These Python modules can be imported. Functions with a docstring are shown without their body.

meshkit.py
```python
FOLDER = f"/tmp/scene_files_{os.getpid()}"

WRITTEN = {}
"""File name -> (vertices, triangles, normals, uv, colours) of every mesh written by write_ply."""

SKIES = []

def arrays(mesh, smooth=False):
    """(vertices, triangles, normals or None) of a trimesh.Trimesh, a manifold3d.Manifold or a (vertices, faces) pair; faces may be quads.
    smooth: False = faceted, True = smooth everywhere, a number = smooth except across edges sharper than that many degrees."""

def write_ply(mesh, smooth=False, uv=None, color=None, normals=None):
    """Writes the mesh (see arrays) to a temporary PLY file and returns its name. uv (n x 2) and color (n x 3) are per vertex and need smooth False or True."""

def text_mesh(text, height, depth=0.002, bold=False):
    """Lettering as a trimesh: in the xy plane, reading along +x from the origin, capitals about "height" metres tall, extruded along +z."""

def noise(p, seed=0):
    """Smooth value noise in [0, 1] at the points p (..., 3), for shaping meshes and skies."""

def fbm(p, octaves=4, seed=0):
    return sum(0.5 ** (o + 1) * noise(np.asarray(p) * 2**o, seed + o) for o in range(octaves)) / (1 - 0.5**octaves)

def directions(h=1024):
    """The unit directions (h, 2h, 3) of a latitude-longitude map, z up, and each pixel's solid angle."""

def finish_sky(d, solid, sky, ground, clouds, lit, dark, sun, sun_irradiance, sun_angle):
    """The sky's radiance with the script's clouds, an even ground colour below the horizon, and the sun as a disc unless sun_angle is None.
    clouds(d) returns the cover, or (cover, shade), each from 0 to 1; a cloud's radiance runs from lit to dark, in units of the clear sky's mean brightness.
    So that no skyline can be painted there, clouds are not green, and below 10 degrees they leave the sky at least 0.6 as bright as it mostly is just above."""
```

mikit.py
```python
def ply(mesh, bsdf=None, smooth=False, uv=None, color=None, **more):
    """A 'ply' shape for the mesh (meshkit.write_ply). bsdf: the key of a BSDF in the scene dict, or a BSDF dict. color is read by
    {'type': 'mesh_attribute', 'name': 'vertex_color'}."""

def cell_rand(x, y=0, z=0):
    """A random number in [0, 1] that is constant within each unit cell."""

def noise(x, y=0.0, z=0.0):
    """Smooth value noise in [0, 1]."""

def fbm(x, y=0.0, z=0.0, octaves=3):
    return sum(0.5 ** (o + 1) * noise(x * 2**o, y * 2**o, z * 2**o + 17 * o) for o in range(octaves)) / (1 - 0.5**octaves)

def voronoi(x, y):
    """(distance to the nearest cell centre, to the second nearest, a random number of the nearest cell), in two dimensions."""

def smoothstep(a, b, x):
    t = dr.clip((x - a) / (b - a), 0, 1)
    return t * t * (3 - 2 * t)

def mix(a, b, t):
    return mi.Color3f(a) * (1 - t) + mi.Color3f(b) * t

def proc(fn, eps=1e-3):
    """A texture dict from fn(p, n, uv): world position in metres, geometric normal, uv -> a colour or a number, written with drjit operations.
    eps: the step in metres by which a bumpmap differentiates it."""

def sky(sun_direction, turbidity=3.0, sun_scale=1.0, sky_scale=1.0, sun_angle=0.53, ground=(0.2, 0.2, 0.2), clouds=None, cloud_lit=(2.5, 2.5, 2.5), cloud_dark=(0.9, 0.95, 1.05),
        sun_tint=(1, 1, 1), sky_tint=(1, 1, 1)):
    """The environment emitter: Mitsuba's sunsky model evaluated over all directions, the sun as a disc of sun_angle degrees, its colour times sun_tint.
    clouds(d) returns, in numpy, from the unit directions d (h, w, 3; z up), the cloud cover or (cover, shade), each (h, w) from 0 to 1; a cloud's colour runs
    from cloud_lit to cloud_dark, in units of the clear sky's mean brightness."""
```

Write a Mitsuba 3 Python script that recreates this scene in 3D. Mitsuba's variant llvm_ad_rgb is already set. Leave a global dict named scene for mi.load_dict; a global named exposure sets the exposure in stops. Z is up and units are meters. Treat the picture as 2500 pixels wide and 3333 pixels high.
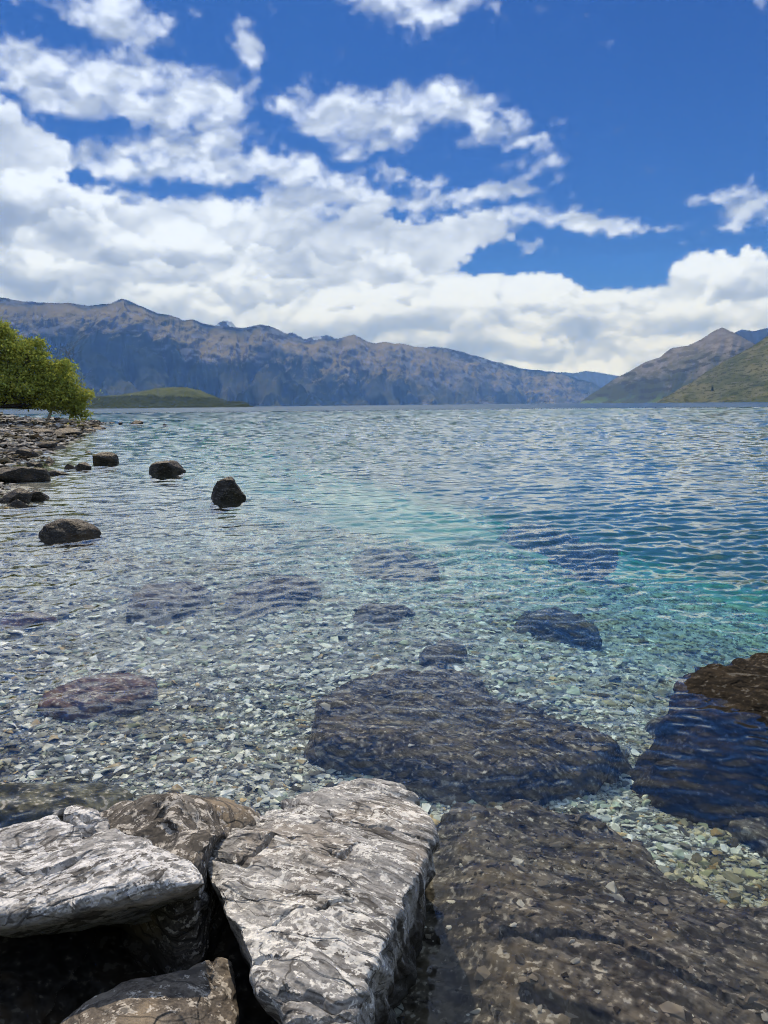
import math
import numpy as np
import drjit as dr
import mitsuba as mi
import mikit
import meshkit
import trimesh
import manifold3d
from meshkit import noise, fbm
from mikit import proc

T = mi.ScalarTransform4f
rng = np.random.default_rng(11)
scene, labels = {}, {}

# ------------------------------------------------------------------ camera
EYE = 1.8
PITCH, ROLL = math.radians(7.92), math.radians(0.55)
fwd = np.array([0, math.cos(PITCH), -math.sin(PITCH)])
up0 = np.array([0, math.sin(PITCH), math.cos(PITCH)])
upv = math.cos(ROLL) * up0 + math.sin(ROLL) * np.array([1.0, 0, 0])
scene['camera'] = {
    'type': 'perspective', 'fov': 53.07, 'fov_axis': 'x', 'near_clip': 0.05, 'far_clip': 60000.0,
    'to_world': T().look_at(origin=[0, 0, EYE], target=(np.array([0, 0, EYE]) + fwd).tolist(), up=upv.tolist()),
    'medium': {'type': 'ref', 'id': 'haze_air'},
}
exposure = 1.45

# ------------------------------------------------------------------ sky, sun, clouds
SUN_AZ, SUN_EL = math.radians(-16), math.radians(49)
SUN = [math.sin(SUN_AZ) * math.cos(SUN_EL), math.cos(SUN_AZ) * math.cos(SUN_EL), math.sin(SUN_EL)]
# each cloud puff: azimuth, elevation, half width, half height (degrees), tilt, density, kind (0 soft, 1 cumulus)
CLOUDS = [(-18.01,24.41,2.59,0.97,0,1,0), (-16.64,23.26,1.72,1.03,-20,1,0), (-19.62,23.69,1.72,0.41,0,0.91,0), (-15.01,23.41,1.03,0.62,0,0.72,0), (-17.48,23.77,1.55,0.86,0,1,0), (-22.88,24.12,1.38,0.28,0,0.52,0), (-8.8,22.09,0.83,0.83,-60,1,0), (-9.23,23.08,0.76,0.62,0,0.72,0), (-9.03,24.08,0.55,0.62,0,0.59,0), (-11.92,24.82,0.86,0.34,0,0.52,0), (-10.54,25.08,0.69,0.28,0,0.33,0), (1.94,25.11,3.1,1.1,-5,1,0), (5.28,25.32,2.41,0.55,0,0.65,0), (-0.61,25.5,1.72,0.69,0,0.52,0), (24.97,23.25,0.76,0.48,0,0.65,0), (-24.1,20.43,2.24,1.55,-10,1,0), (-21.99,19.72,2.07,1.45,-25,1,0), (-22.55,21.41,1.21,0.76,0,0.91,0), (-19.15,20.17,2.59,1.55,-10,1,0), (-17.45,19.57,2.93,1.72,-10,1,0), (-14.91,19.78,3.45,1.55,-12,1.1,0), (-12.18,19.44,3.1,1.66,-12,1.15,0), (-10.17,19.01,1.31,1.9,0,1,0), (-10.38,17.64,1.38,1.03,0,0.78,0), (-18.37,21.12,1.38,0.48,-15,0.65,0), (-6.02,19.78,2.24,0.69,-5,1,0), (-2.64,19.48,3.45,1.24,-10,1,0), (0.94,19.74,3.45,1.45,8,1,0), (4.5,19.74,3.28,1.45,-5,1.1,0), (6.75,19.03,2.07,0.9,-5,1,0), (-3.31,18.24,2.07,0.86,-20,0.78,0), (-0.71,17.69,2.07,0.97,0,0.65,0), (9.3,19.22,1.24,0.62,-25,0.91,0), (9.64,17.65,2.76,0.76,0,0.78,0), (11.84,17.65,1.72,0.48,0,0.45,0), (1.9,18.22,2.07,0.69,20,0.52,0), (-22.09,16.38,2.24,0.62,5,0.91,0), (-18.07,16.61,3.1,0.9,0,1,0), (-14.43,17.28,2.41,1.03,-10,1,0), (-12.62,16.56,2.41,0.76,-10,0.91,0), (-16.64,15.62,3.79,0.69,-5,0.98,0), (-11.4,15.92,2.76,0.76,-5,0.98,0), (-7.26,15.92,3.1,0.97,-10,1,0), (-20.14,15.89,2.07,0.55,0,0.65,0), (-4.68,15.25,2.76,1.21,-15,1,0), (-8.5,17.02,2.07,0.55,-10,0.65,0), (-2.05,15.7,2.07,0.83,-30,0.65,0), (11.09,15.89,1.72,1.03,0,0.65,0), (7.76,14.56,3.1,0.62,6,1,0), (10.01,14.46,2.07,0.48,-5,0.91,0), (3.2,15.2,1.1,0.41,0,0.98,0), (1.89,15.81,1.38,0.41,-10,0.52,0), (4.51,14,2.07,0.41,-5,0.65,0), (16.43,17.55,0.48,0.17,30,0.45,0), (0.25,15.98,1.03,0.48,0,0.52,0), (13.53,12.42,3.45,0.59,-8,0.98,0), (16.32,11.8,2.76,0.45,-5,1,0), (19.62,11.64,1.38,0.28,3,0.85,0), (12.26,12.79,3.1,0.41,0,0.65,0), (11.61,13.56,2.41,0.41,0,0.39,0), (23.79,13.41,2.41,0.38,5,0.65,0), (24.67,12.22,2.41,0.9,0,0.72,0), (23.9,11.24,3.1,0.31,6,0.72,0), (25.19,12.71,1.38,0.52,0,0.65,0), (-8.63,13.41,8.97,0.83,3,1,0), (-3.06,14.17,5.52,0.9,0,1,0), (0.89,13.98,3.45,0.62,0,1,0), (-13.71,13.23,5.17,1.17,0,1,0), (-18.3,12.55,5.17,1.38,0,1,0), (4.51,11.9,4.83,0.9,8,1,0), (7.78,12.25,2.07,0.69,15,1,0), (-24.4,15.48,2.59,1.79,-20,1.2,1), (-24.88,17.23,0.9,1.24,0,1.1,1), (-22.66,16.06,1.55,0.97,-20,0.9,1), (-25.09,12.6,2.07,4.14,0,1.3,1), (-25.45,9.52,2.76,3.1,0,1.3,1), (-24.04,8.18,3.79,1.72,0,1.3,1), (-21.32,10.93,3.79,2.14,0,1.3,1), (-22.38,11.99,2.07,1.03,0,1,1), (-16.91,10.59,6.21,2.41,0,1.3,1), (-10.65,10.66,7.93,2.41,0,1.3,1), (-4.11,11.21,7.59,1.93,4,1.3,1), (1.86,10.88,5.86,1.31,8,1.2,1), (6.16,11.39,2.76,0.97,12,1,1), (-20.02,8.37,6.9,2.14,0,1.3,1), (-13.31,8.13,8.62,2.28,0,1.3,1), (-6.15,8.71,5.17,1.52,0,1.2,1), (-1.49,9.35,4.14,0.69,5,0.9,1), (-0.85,6.96,6.21,2.14,0,1.3,1), (-4.86,7.13,3.79,1.52,0,1.3,1), (5.85,7.66,7.59,1.52,0,1.3,1), (9.45,8.44,4.14,0.69,-3,1.1,1), (13.34,7.17,3.79,0.83,-5,1.1,1), (15.82,7.99,1.24,0.41,0,0.5,1), (4.18,5.11,10.35,1.86,0,1.3,1), (12.43,4.93,8.62,2.07,0,1.3,1), (17.13,5.71,4.14,1.24,0,1.2,1), (21.01,6.21,4.14,0.83,3,1.2,1), (24.45,5.91,3.45,1.03,0,1.3,1), (17.21,3.2,7.59,1.72,0,1.3,1), (22.23,4.88,4.83,1.72,0,1.3,1), (-10.82,6.13,8.97,1.72,0,1.3,1), (-23.03,6.46,8.97,1.52,0,1.3,1), (27.22,4.93,6.9,2.76,0,1.3,1), (22.34,8.8,1.55,1.1,0,1.2,1), (21.74,8.2,1.03,0.76,0,0.8,1), (24.5,9.27,0.59,0.83,0,1.1,1), (24.35,7.87,1.9,1.17,0,1.3,1), (25.75,7.34,1.72,1.38,0,1.2,1), (21.17,9.26,0.62,0.55,0,0.4,1), (5.87,2.45,10.35,2.07,0,1.3,1), (15.71,1.31,8.62,1.72,0,1.3,1), (-7.6,4.21,6.9,2.07,0,1.3,1), (10.23,10.64,1.79,0.45,0,0.95,0), (12,10.35,0.9,0.21,0,0.65,0)]
GAPS = [(-15.35,14.3,1.72,0.48,-5,0.7), (-20.78,14.89,0.76,0.48,-20,0.7), (-13.94,14.94,1.03,0.31,0,0.5), (-9.11,17.83,0.69,0.9,0,0.5), (-11.13,14.7,2.07,0.31,0,0.5), (-2.53,16.56,1.03,0.34,0,0.5), (-16.51,17.86,2.07,0.31,-5,0.5), (-20.05,17.37,2.07,0.76,0,0.9), (11.37,9.55,5.86,0.69,-3,1), (16.7,9.4,3.79,1.72,0,1), (18.47,10.77,6.9,0.69,0,0.9), (23.12,10.12,3.1,0.55,0,0.9), (8.45,10.25,1.72,0.55,20,0.6), (1.71,13.01,2.07,0.34,4,0.55), (-7.92,20.18,0.48,1.38,0,0.6)]
GREY = [(-25.14,8.12,2.41,1.72,0.9), (-23.94,9.62,2.07,2.07,0.6), (-25.15,11.77,1.03,3.1,0.4), (14.66,5.02,3.79,1.17,0.75), (15.94,4.03,3.1,0.83,0.7), (11.74,7.01,5.17,0.62,0.5), (1.16,6.13,1.72,1.17,0.65), (-0.87,5.17,4.14,0.83,0.5), (8.5,6.0,2.07,0.69,0.5), (19.87,5.29,6.21,0.55,0.5), (24.4,6.85,2.07,0.48,0.5), (-4.14,9.98,6.9,0.62,0.3), (-16.14,7.6,5.52,0.9,0.35), (5.86,3.77,6.9,0.69,0.5), (25.55,5.9,2.07,0.62,0.4), (-21.56,7.11,5.17,0.62,0.6), (3.85,6.9,1.72,0.62,0.5), (11.81,3.33,2.07,0.69,0.5), (10.16,4.99,1.03,0.9,0.5)]
BRIGHT = [(-4.52,7.45,2.07,0.9), (4.52,7.37,2.07,1.03), (5.86,4.59,1.72,0.76), (9.51,4.36,1.72,0.69), (-22.78,10.26,1.38,1.24), (-19.6,10.6,1.03,0.69), (-16.1,8.52,1.72,0.9), (-10.74,8.34,2.07,1.03), (18.72,3.94,2.41,0.76), (10.77,7.52,2.07,0.55), (22.33,9.03,1.17,0.69), (-12.08,7.07,1.72,0.48), (-18.24,13.69,2.07,0.69), (15.53,7.33,2.07,0.41), (20.12,6.5,2.41,0.41), (0.84,7.74,2.07,0.69)]


# rows of heads in the heaped clouds: elevation of their tops, from and to azimuth, height of the heads
HEADS = [(14.0, -34, -18, 2.0), (11.6, -26, -3, 1.6), (9.6, -30, 4, 1.6), (8.6, -8, 9, 1.3), (8.0, -32, -10, 1.4), (7.6, 4, 18, 1.0), (6.6, -12, 12, 1.6), (9.2, 22, 34, 1.6), (5.9, 8, 34, 1.2), (4.8, -2, 16, 1.5), (4.2, 12, 34, 1.2), (3.0, 4, 26, 1.2)]


def puff(u, v, a, e, ru, rv, rot):
    c, s = math.cos(math.radians(rot)), math.sin(math.radians(rot))
    x, y = u - a, v - e
    return ((x * c + y * s) / ru) ** 2 + ((-x * s + y * c) / rv) ** 2


def bumps(u, v, seed):
    """rounded heaps: 1 at the middle of a cell, 0 at its rim"""
    best = np.full(u.shape, 9.0)
    fu, fv = np.floor(u), np.floor(v)
    for a in (-1, 0, 1):
        for b in (-1, 0, 1):
            cu, cv = fu + a, fv + b
            h = np.sin(cu * 127.1 + cv * 311.7 + seed) * 43758.5453
            g = np.sin(cu * 269.5 + cv * 183.3 + seed) * 43758.5453
            best = np.minimum(best, (cu + h - np.floor(h) - u) ** 2 + (cv + g - np.floor(g) - v) ** 2)
    return np.clip(1 - best * 1.1, 0, 1)


def pt(u, v, su, sv, k=0.0):
    return np.stack([u * su, v * sv, 0 * u + k], -1)


def smstep(a, b, x):
    t = np.clip((x - a) / (b - a), 0, 1)
    return t * t * (3 - 2 * t)


def view_clouds(u, v):
    """(cover, shade) of the clouds in the half of the sky over the lake; u azimuth, v elevation in degrees"""
    wu = (fbm(pt(u, v, 0.40, 0.60), 4, 3) - 0.5) * 2.2 + (fbm(pt(u, v, 1.5, 2.0), 3, 5) - 0.5) * 1.0
    wv = (fbm(pt(u, v, 0.40, 0.60), 4, 9) - 0.5) * 1.3 + (fbm(pt(u, v, 1.5, 2.0), 3, 8) - 0.5) * 0.8
    U, V = u + wu, v + wv

    def field(U, V, grow=1.0):
        soft, heap = np.ones_like(u), np.ones_like(u)
        for a, e, ru, rv, rot, w, kind in CLOUDS:
            g = np.clip(w * np.exp(-0.95 * puff(U, V, a, e, ru * grow, rv * grow, rot)), 0, 0.97)
            if kind:
                heap *= 1 - g
            else:
                soft *= 1 - g
        soft, heap = 1 - soft, 1 - heap
        for a, e, ru, rv, rot, w in GAPS:
            g = 1 - w * np.exp(-0.9 * puff(U, V, a, e, ru, rv, rot))
            soft, heap = soft * g, heap * g
        return soft, heap

    soft, heap = field(U, V)
    n = fbm(pt(u, v, 0.8, 1.25), 6, 31)
    n2 = fbm(pt(u + wu * 0.6, v + wv * 0.6, 1.9, 2.6), 4, 37)

    def height(x, y):
        return 0.9 * bumps(x * 0.20, y * 0.34, 1.0) + 0.38 * bumps(x * 0.55, y * 0.80, 2.0) + 0.16 * bumps(x * 1.3, y * 1.6, 3.0) + 0.06 * bumps(x * 2.6, y * 3.0, 4.0)

    hu, hv = u + (fbm(pt(u, v, 0.5, 0.7), 3, 13) - 0.5) * 1.6, v + (fbm(pt(u, v, 0.5, 0.7), 3, 19) - 0.5) * 1.2
    h = height(hu, hv)
    n3 = fbm(pt(u + 0.5 * v + wu * 0.5, v - 0.25 * u + wv * 0.5, 0.55, 1.7), 5, 39)
    cs = smstep(0.30, 1.20, soft * 1.06 + 0.80 * (n - 0.5) + 0.50 * (n2 - 0.5) + 0.75 * (n3 - 0.5))
    ch = smstep(0.42, 0.64, heap + 0.45 * (n - 0.5) + 0.42 * (h - 0.95))
    cover = 1 - (1 - cs * 0.96) * (1 - ch)
    lit = np.zeros_like(u)
    for k, w in ((0.22, 0.5), (0.6, 0.36), (1.3, 0.26)):
        lit += w * (h - height(hu - 0.40 * k, hv + k))
    # rows of heaped heads one in front of the other: bright tops, greyer towards their feet
    rows = np.full_like(u, 0.30)
    for k, (e, u0, u1, amp) in enumerate(HEADS):
        span = smstep(u0 - 3, u0 + 3, u) * smstep(u1 + 3, u1 - 3, u)
        bx, by = u + (fbm(pt(u, v, 0.7, 0.9, k), 3, 40 + k) - 0.5) * 1.2, v + (fbm(pt(u, v, 0.7, 0.9, k), 3, 50 + k) - 0.5) * 0.9
        b = 0.55 * bumps(bx * 0.42, by * 0.55, 5.0 + k) + 0.30 * bumps(bx * 1.0, by * 1.2, 6.0 + k) + 0.13 * bumps(bx * 2.3, by * 2.6, 7.0 + k)
        top = e + amp * 2.2 * (fbm(pt(u, 0 * v, 0.14, 0.0, k * 3.1), 3, 60 + k) - 0.5) - 6 * (1 - span)
        inside = top + amp * (b - 0.45) * 1.1 - v
        body = 0.03 + 0.62 * smstep(0.15, 2.6, inside - 0.9 * (b - 0.5)) + 0.10 * (n2 - 0.5)
        a_ = smstep(0.0, 0.14, inside) * smstep(3.6, 1.6, inside) * (0.35 + 0.65 * span)
        rows = rows * (1 - a_) + body * a_
    s2, h2 = field(U - 0.4, V + 1.1, 0.9)
    hs = 0.05 + 1.35 * rows - 0.75 * lit + 0.18 * (h2 - 0.6) + 0.35 * (n2 - 0.5) + 0.25 * (n3 - 0.5) - 0.45 * (h - 0.95) + 0.7 * (fbm(pt(u, v, 0.16, 0.42), 3, 91) - 0.5)
    ns = fbm(pt(u + wu, v + wv, 0.5, 1.1), 4, 81)
    up = fbm(pt(u + wu - 0.3, v + wv + 0.7, 0.5, 1.1), 4, 81)
    sshade = 0.26 + 1.9 * (up - ns) + 0.30 * (s2 - 0.45) + 0.30 * (n2 - 0.5) - 0.15 * lit
    shade = sshade * (1 - ch) + hs * ch
    for a, e, ru, rv, w in GREY:
        shade = shade + 0.55 * w * np.exp(-puff(hu, hv, a, e, ru, rv, 0)) * (0.55 + 0.9 * np.clip(0.5 - lit * 1.5, 0, 1))
    for a, e, ru, rv in BRIGHT:
        shade = shade - 0.34 * np.exp(-puff(hu, hv, a, e, ru, rv, 0)) * (0.5 + 0.8 * smstep(-0.1, 0.2, lit))
    return cover, 0.85 * np.tanh(np.clip(shade, 0, 9) / 0.85)


def clouds(d):
    v = np.degrees(np.arcsin(np.clip(d[..., 2], -1, 1)))
    u = np.degrees(np.arctan2(d[..., 0], d[..., 1]))
    # all round and overhead: broken cloud streets, thinner towards the zenith
    street = fbm(np.stack([d[..., 0] / (d[..., 2] + 0.12) * 1.5, d[..., 1] / (d[..., 2] + 0.12) * 1.5, 0 * u + 4], -1), 5, 21)
    cover = smstep(0, 0.26, street - 0.41 + 0.09 * smstep(24, 42, v) + 0.12 * np.exp(-(v / 13) ** 2)) * 0.9
    shade = np.clip(0.25 + 1.2 * (street - 0.55), 0, 1)
    part = (np.abs(u) < 42) & (v < 36)
    c, s = view_clouds(u[part], v[part])
    out = np.clip(np.clip((np.abs(u[part]) - 31) / 9, 0, 1) + np.clip((v[part] - 27) / 8, 0, 1), 0, 1)
    cover[part] = cover[part] * out + c * (1 - out)
    shade[part] = shade[part] * out + s * (1 - out)
    return cover, shade


scene['sky'] = mikit.sky(SUN, turbidity=2.2, clouds=clouds, cloud_lit=(7.4, 8.5, 10.6), cloud_dark=(1.4, 2.05, 3.5),
                         sky_tint=(0.10, 0.33, 0.84), sun_tint=(0.97, 1.0, 1.05), ground=(0.08, 0.1, 0.12))

# ------------------------------------------------------------------ haze
scene['haze_air'] = {'type': 'homogeneous', 'albedo': {'type': 'rgb', 'value': [0.93, 0.95, 0.97]},
                     'sigma_t': {'type': 'rgb', 'value': [1.1e-5, 2.5e-5, 6.2e-5]}}
scene['haze'] = {'type': 'cube', 'to_world': T().translate([0, 8000, 890]).scale([16000, 12000, 910]),
                 'bsdf': {'type': 'null'}, 'interior': {'type': 'ref', 'id': 'haze_air'}}
labels['haze'] = {'kind': 'stuff', 'label': 'thin blue summer haze over the lake and the mountains', 'category': 'haze'}


def rgb(*c):
    return {'type': 'rgb', 'value': list(c)}


def mixc(a, b, t):
    return mikit.mix(a, b, t)


sst = mikit.smoothstep


def diffuse(fn):
    return {'type': 'twosided', 'bsdf': {'type': 'diffuse', 'reflectance': proc(fn)}}


def structure(name, label):
    labels[name] = {'kind': 'structure', 'label': label}


def grid_faces(n, m):
    i, j = np.meshgrid(np.arange(n - 1), np.arange(m - 1), indexing='ij')
    a = (i * m + j).ravel()
    return np.vstack([np.stack([a, a + 1, a + m + 1], 1), np.stack([a, a + m + 1, a + m], 1)])

# ------------------------------------------------------------------ mountains
def range_mesh(ridge, base, depth, p=1.0, amp=0.2, lat=520, run=2100, jag=0.03, seed=0, step=0.07, nt=120, fall=1.3, detail=14.0, dscale=140.0, crown=0.5, jf=2.2):
    """A mountain range as a height field: ridge = [(azimuth, elevation)] of its crest, base = distance of its foot, depth = from foot to crest."""
    r = np.array(ridge)
    az = np.arange(r[0, 0], r[-1, 0], step)
    el = np.interp(az, r[:, 0], r[:, 1])
    k = np.array([1, 2, 1]) / 4
    el[1:-1] = np.convolve(el, k, 'valid')
    el = el + jag * 2 * (fbm(np.stack([az * jf, 0 * az, 0 * az + seed], -1), 4, seed) - 0.5)
    b, dp = base(az), depth(az)
    ridge_r = b + dp
    zr = ridge_r * np.tan(np.radians(el)) + EYE
    t = np.concatenate([np.linspace(-0.02, 1, nt), np.linspace(1, 1.9, nt // 3)[1:]])
    A, Tt = np.meshgrid(np.radians(az), t, indexing='ij')
    R = b[:, None] + dp[:, None] * Tt
    X, Y = R * np.sin(A), R * np.cos(A)
    Z = zr[:, None]
    u1 = np.clip(Tt, 0, 1)
    prof = np.where(Tt <= 1, (1 - crown) * u1 ** p + crown * np.sin(np.pi / 2 * u1) ** (1.25 * p) + np.minimum(Tt, 0), np.clip(1 - (Tt - 1) * fall, -0.1, 1))
    lx = A * b.mean()
    wq = np.stack([lx / 900, R / 1300, 0 * A + seed], -1)
    wx = (fbm(wq, 3, seed + 1) - 0.5) * 1.6
    ch1 = np.abs(2 * fbm(np.stack([lx / lat + wx, R / run, 0 * A + seed], -1), 3, seed + 2) - 1)
    ch2 = np.abs(2 * fbm(np.stack([lx / lat * 3.1 + wx * 2, R / run * 2.4, 0 * A + 7], -1), 4, seed + 3) - 1)
    env = np.sin(np.pi * np.clip(Tt, 0, 1) ** 0.8) ** 0.6 * (Tt < 1)
    ch3 = np.abs(2 * fbm(np.stack([lx / lat * 8.5 + wx * 4, R / run * 6.0, 0 * A + 11], -1), 3, seed + 7) - 1)
    cut = (1.0 - np.clip(ch1 * 2.6, 0, 1)) * 1.0 + (1.0 - np.clip(ch2 * 2.4, 0, 1)) * 0.55 + (1.0 - np.clip(ch3 * 2.4, 0, 1)) * 0.22
    big = fbm(np.stack([lx / (lat * 3.5), R / (run * 1.2), 0 * A + 3], -1), 3, seed + 6)
    z = Z * (prof - env * amp * (cut * 0.55 + 0.5 * (1 - big)))
    z = z + env * detail * 2 * (fbm(np.stack([X / dscale, Y / (dscale * 1.3), 0 * X], -1), 5, seed + 5) - 0.5) * np.clip(Z / 500, 0.1, 1)
    z = np.where(Tt <= 0, -2.0, z)
    v = np.stack([X, Y, z], -1)
    return (v.reshape(-1, 3), grid_faces(*A.shape)[:, ::-1])


L1 = [(-45, 6.4), (-33.28, 7.32), (-28.91, 7.19), (-25.76, 7.13), (-24.12, 6.95), (-23.0, 6.91), (-21.57, 6.96), (-20.11, 6.83), (-18.91, 7.05), (-18.23, 7.36), (-17.84, 7.34), (-17.1, 6.95), (-15.89, 6.49), (-15.12, 6.38), (-14.19, 6.02), (-13.4, 6.08), (-12.77, 5.79), (-12.13, 5.67), (-11.0, 5.62), (-10.19, 5.56), (-8.87, 5.78), (-7.89, 5.61), (-6.91, 5.13), (-6.0, 4.8), (-5.4, 4.55), (-4.58, 4.75), (-3.57, 4.75), (-2.73, 4.92), (-2.05, 5.06), (-1.21, 4.62), (-0.47, 4.45), (0.1, 4.53), (1.15, 4.43), (1.82, 4.32), (3.17, 4.08), (3.68, 4.19), (4.69, 4.05), (5.7, 3.78), (6.87, 3.43), (7.7, 3.18), (8.87, 2.87), (10.19, 2.51), (11.51, 2.36), (12.81, 2.14), (13.94, 1.76), (15.07, 1.42), (15.71, 0.99), (16.53, 0.07), (17.02, -0.3)]
PK = [(-14.0, 4.2), (-12.6, 5.4), (-11.9, 5.72), (-11.54, 5.92), (-11.15, 6.10), (-10.85, 5.95), (-10.51, 5.66), (-9.6, 5.0), (-8.4, 4.6), (-7.3, 4.9), (-6.91, 5.16), (-6.64, 5.30), (-6.18, 4.99), (-5.59, 4.76), (-5.1, 4.85), (-4.58, 5.0), (-4.24, 5.10), (-3.57, 4.83), (-2.6, 4.5), (-1.5, 3.9)]
L0 = [(6, 1.2), (10.86, 1.88), (12.81, 2.21), (13.78, 2.12), (14.57, 2.27), (15.37, 2.16), (16.94, 1.84), (19.41, 1.41), (21.82, 0.89), (26, 0.6)]
R0 = [(20.5, 2.4), (22.85, 3.79), (24.23, 4.58), (24.56, 4.71), (25.21, 4.57), (26.13, 4.73), (27.77, 4.47), (32.3, 4.64), (42, 4.0)]
R1 = [(13.99, -0.1), (14.21, 0.06), (15.09, 0.67), (16.64, 1.71), (17.25, 2.02), (18.6, 2.78), (19.5, 3.07), (20.23, 3.67), (21.26, 3.79), (22.11, 4.22), (22.81, 4.66), (23.37, 4.94), (23.95, 4.62), (24.82, 4.11), (25.44, 3.72), (27.33, 2.88), (29.98, 2.2), (33.68, 1.8)]
R2 = [(19.02, -0.18), (19.31, 0.01), (20.49, 0.69), (21.65, 1.36), (22.64, 2.12), (24.03, 2.93), (24.85, 3.36), (25.52, 3.78), (26.15, 4.25), (28.49, 5.72), (30.93, 6.94), (34.41, 7.69), (44, 8.2)]
HL = [(-36, 1.0), (-31.41, 0.9), (-26.23, 0.5), (-23.41, 0.49), (-21.96, 0.61), (-20.91, 0.76), (-19.56, 0.82), (-18.02, 0.97), (-16.77, 1.22), (-15.98, 1.35), (-15.19, 1.41), (-14.23, 1.37), (-13.28, 1.21), (-12.16, 0.74), (-11.03, 0.33), (-10.37, 0.4), (-9.88, 0.19), (-9.46, -0.21)]


def along(*pts):
    p = np.array(pts, float)
    return lambda az: np.interp(az, p[:, 0], p[:, 1])


def left_range_colour(p, n, uv):
    h = p.z / 1000.0
    w = mikit.fbm(p.x / 900 + 3.1, p.y / 1300, p.z / 500, 4)
    f = mikit.fbm(p.x / 95, p.y / 150, p.z / 60, 4)
    slope = 1 - n.z
    east = sst(-2600, 600, p.x)                     # cloud shadow painted in as dark bush colour westward; open tussock up the lake
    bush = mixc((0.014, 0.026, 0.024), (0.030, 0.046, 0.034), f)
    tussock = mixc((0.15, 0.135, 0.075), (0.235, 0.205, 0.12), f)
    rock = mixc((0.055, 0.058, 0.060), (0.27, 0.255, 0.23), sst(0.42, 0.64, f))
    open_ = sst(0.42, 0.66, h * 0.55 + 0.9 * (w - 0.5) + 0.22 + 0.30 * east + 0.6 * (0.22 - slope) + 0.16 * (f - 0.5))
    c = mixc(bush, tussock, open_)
    crag = sst(0.22, 0.40, slope + 0.35 * (f - 0.5)) * sst(0.39, 0.50, w + 0.20 * (h - 0.5) + 0.05 * east)
    c = mixc(c, rock, crag * 0.85)
    green = sst(0.46, 0.58, mikit.fbm(p.x / 260 + 8, p.y / 400, 0.0, 4)) * (1 - sst(0.14, 0.42, h))
    return mixc(c, mixc((0.075, 0.095, 0.045), (0.15, 0.14, 0.08), f), green * 0.75)


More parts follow.
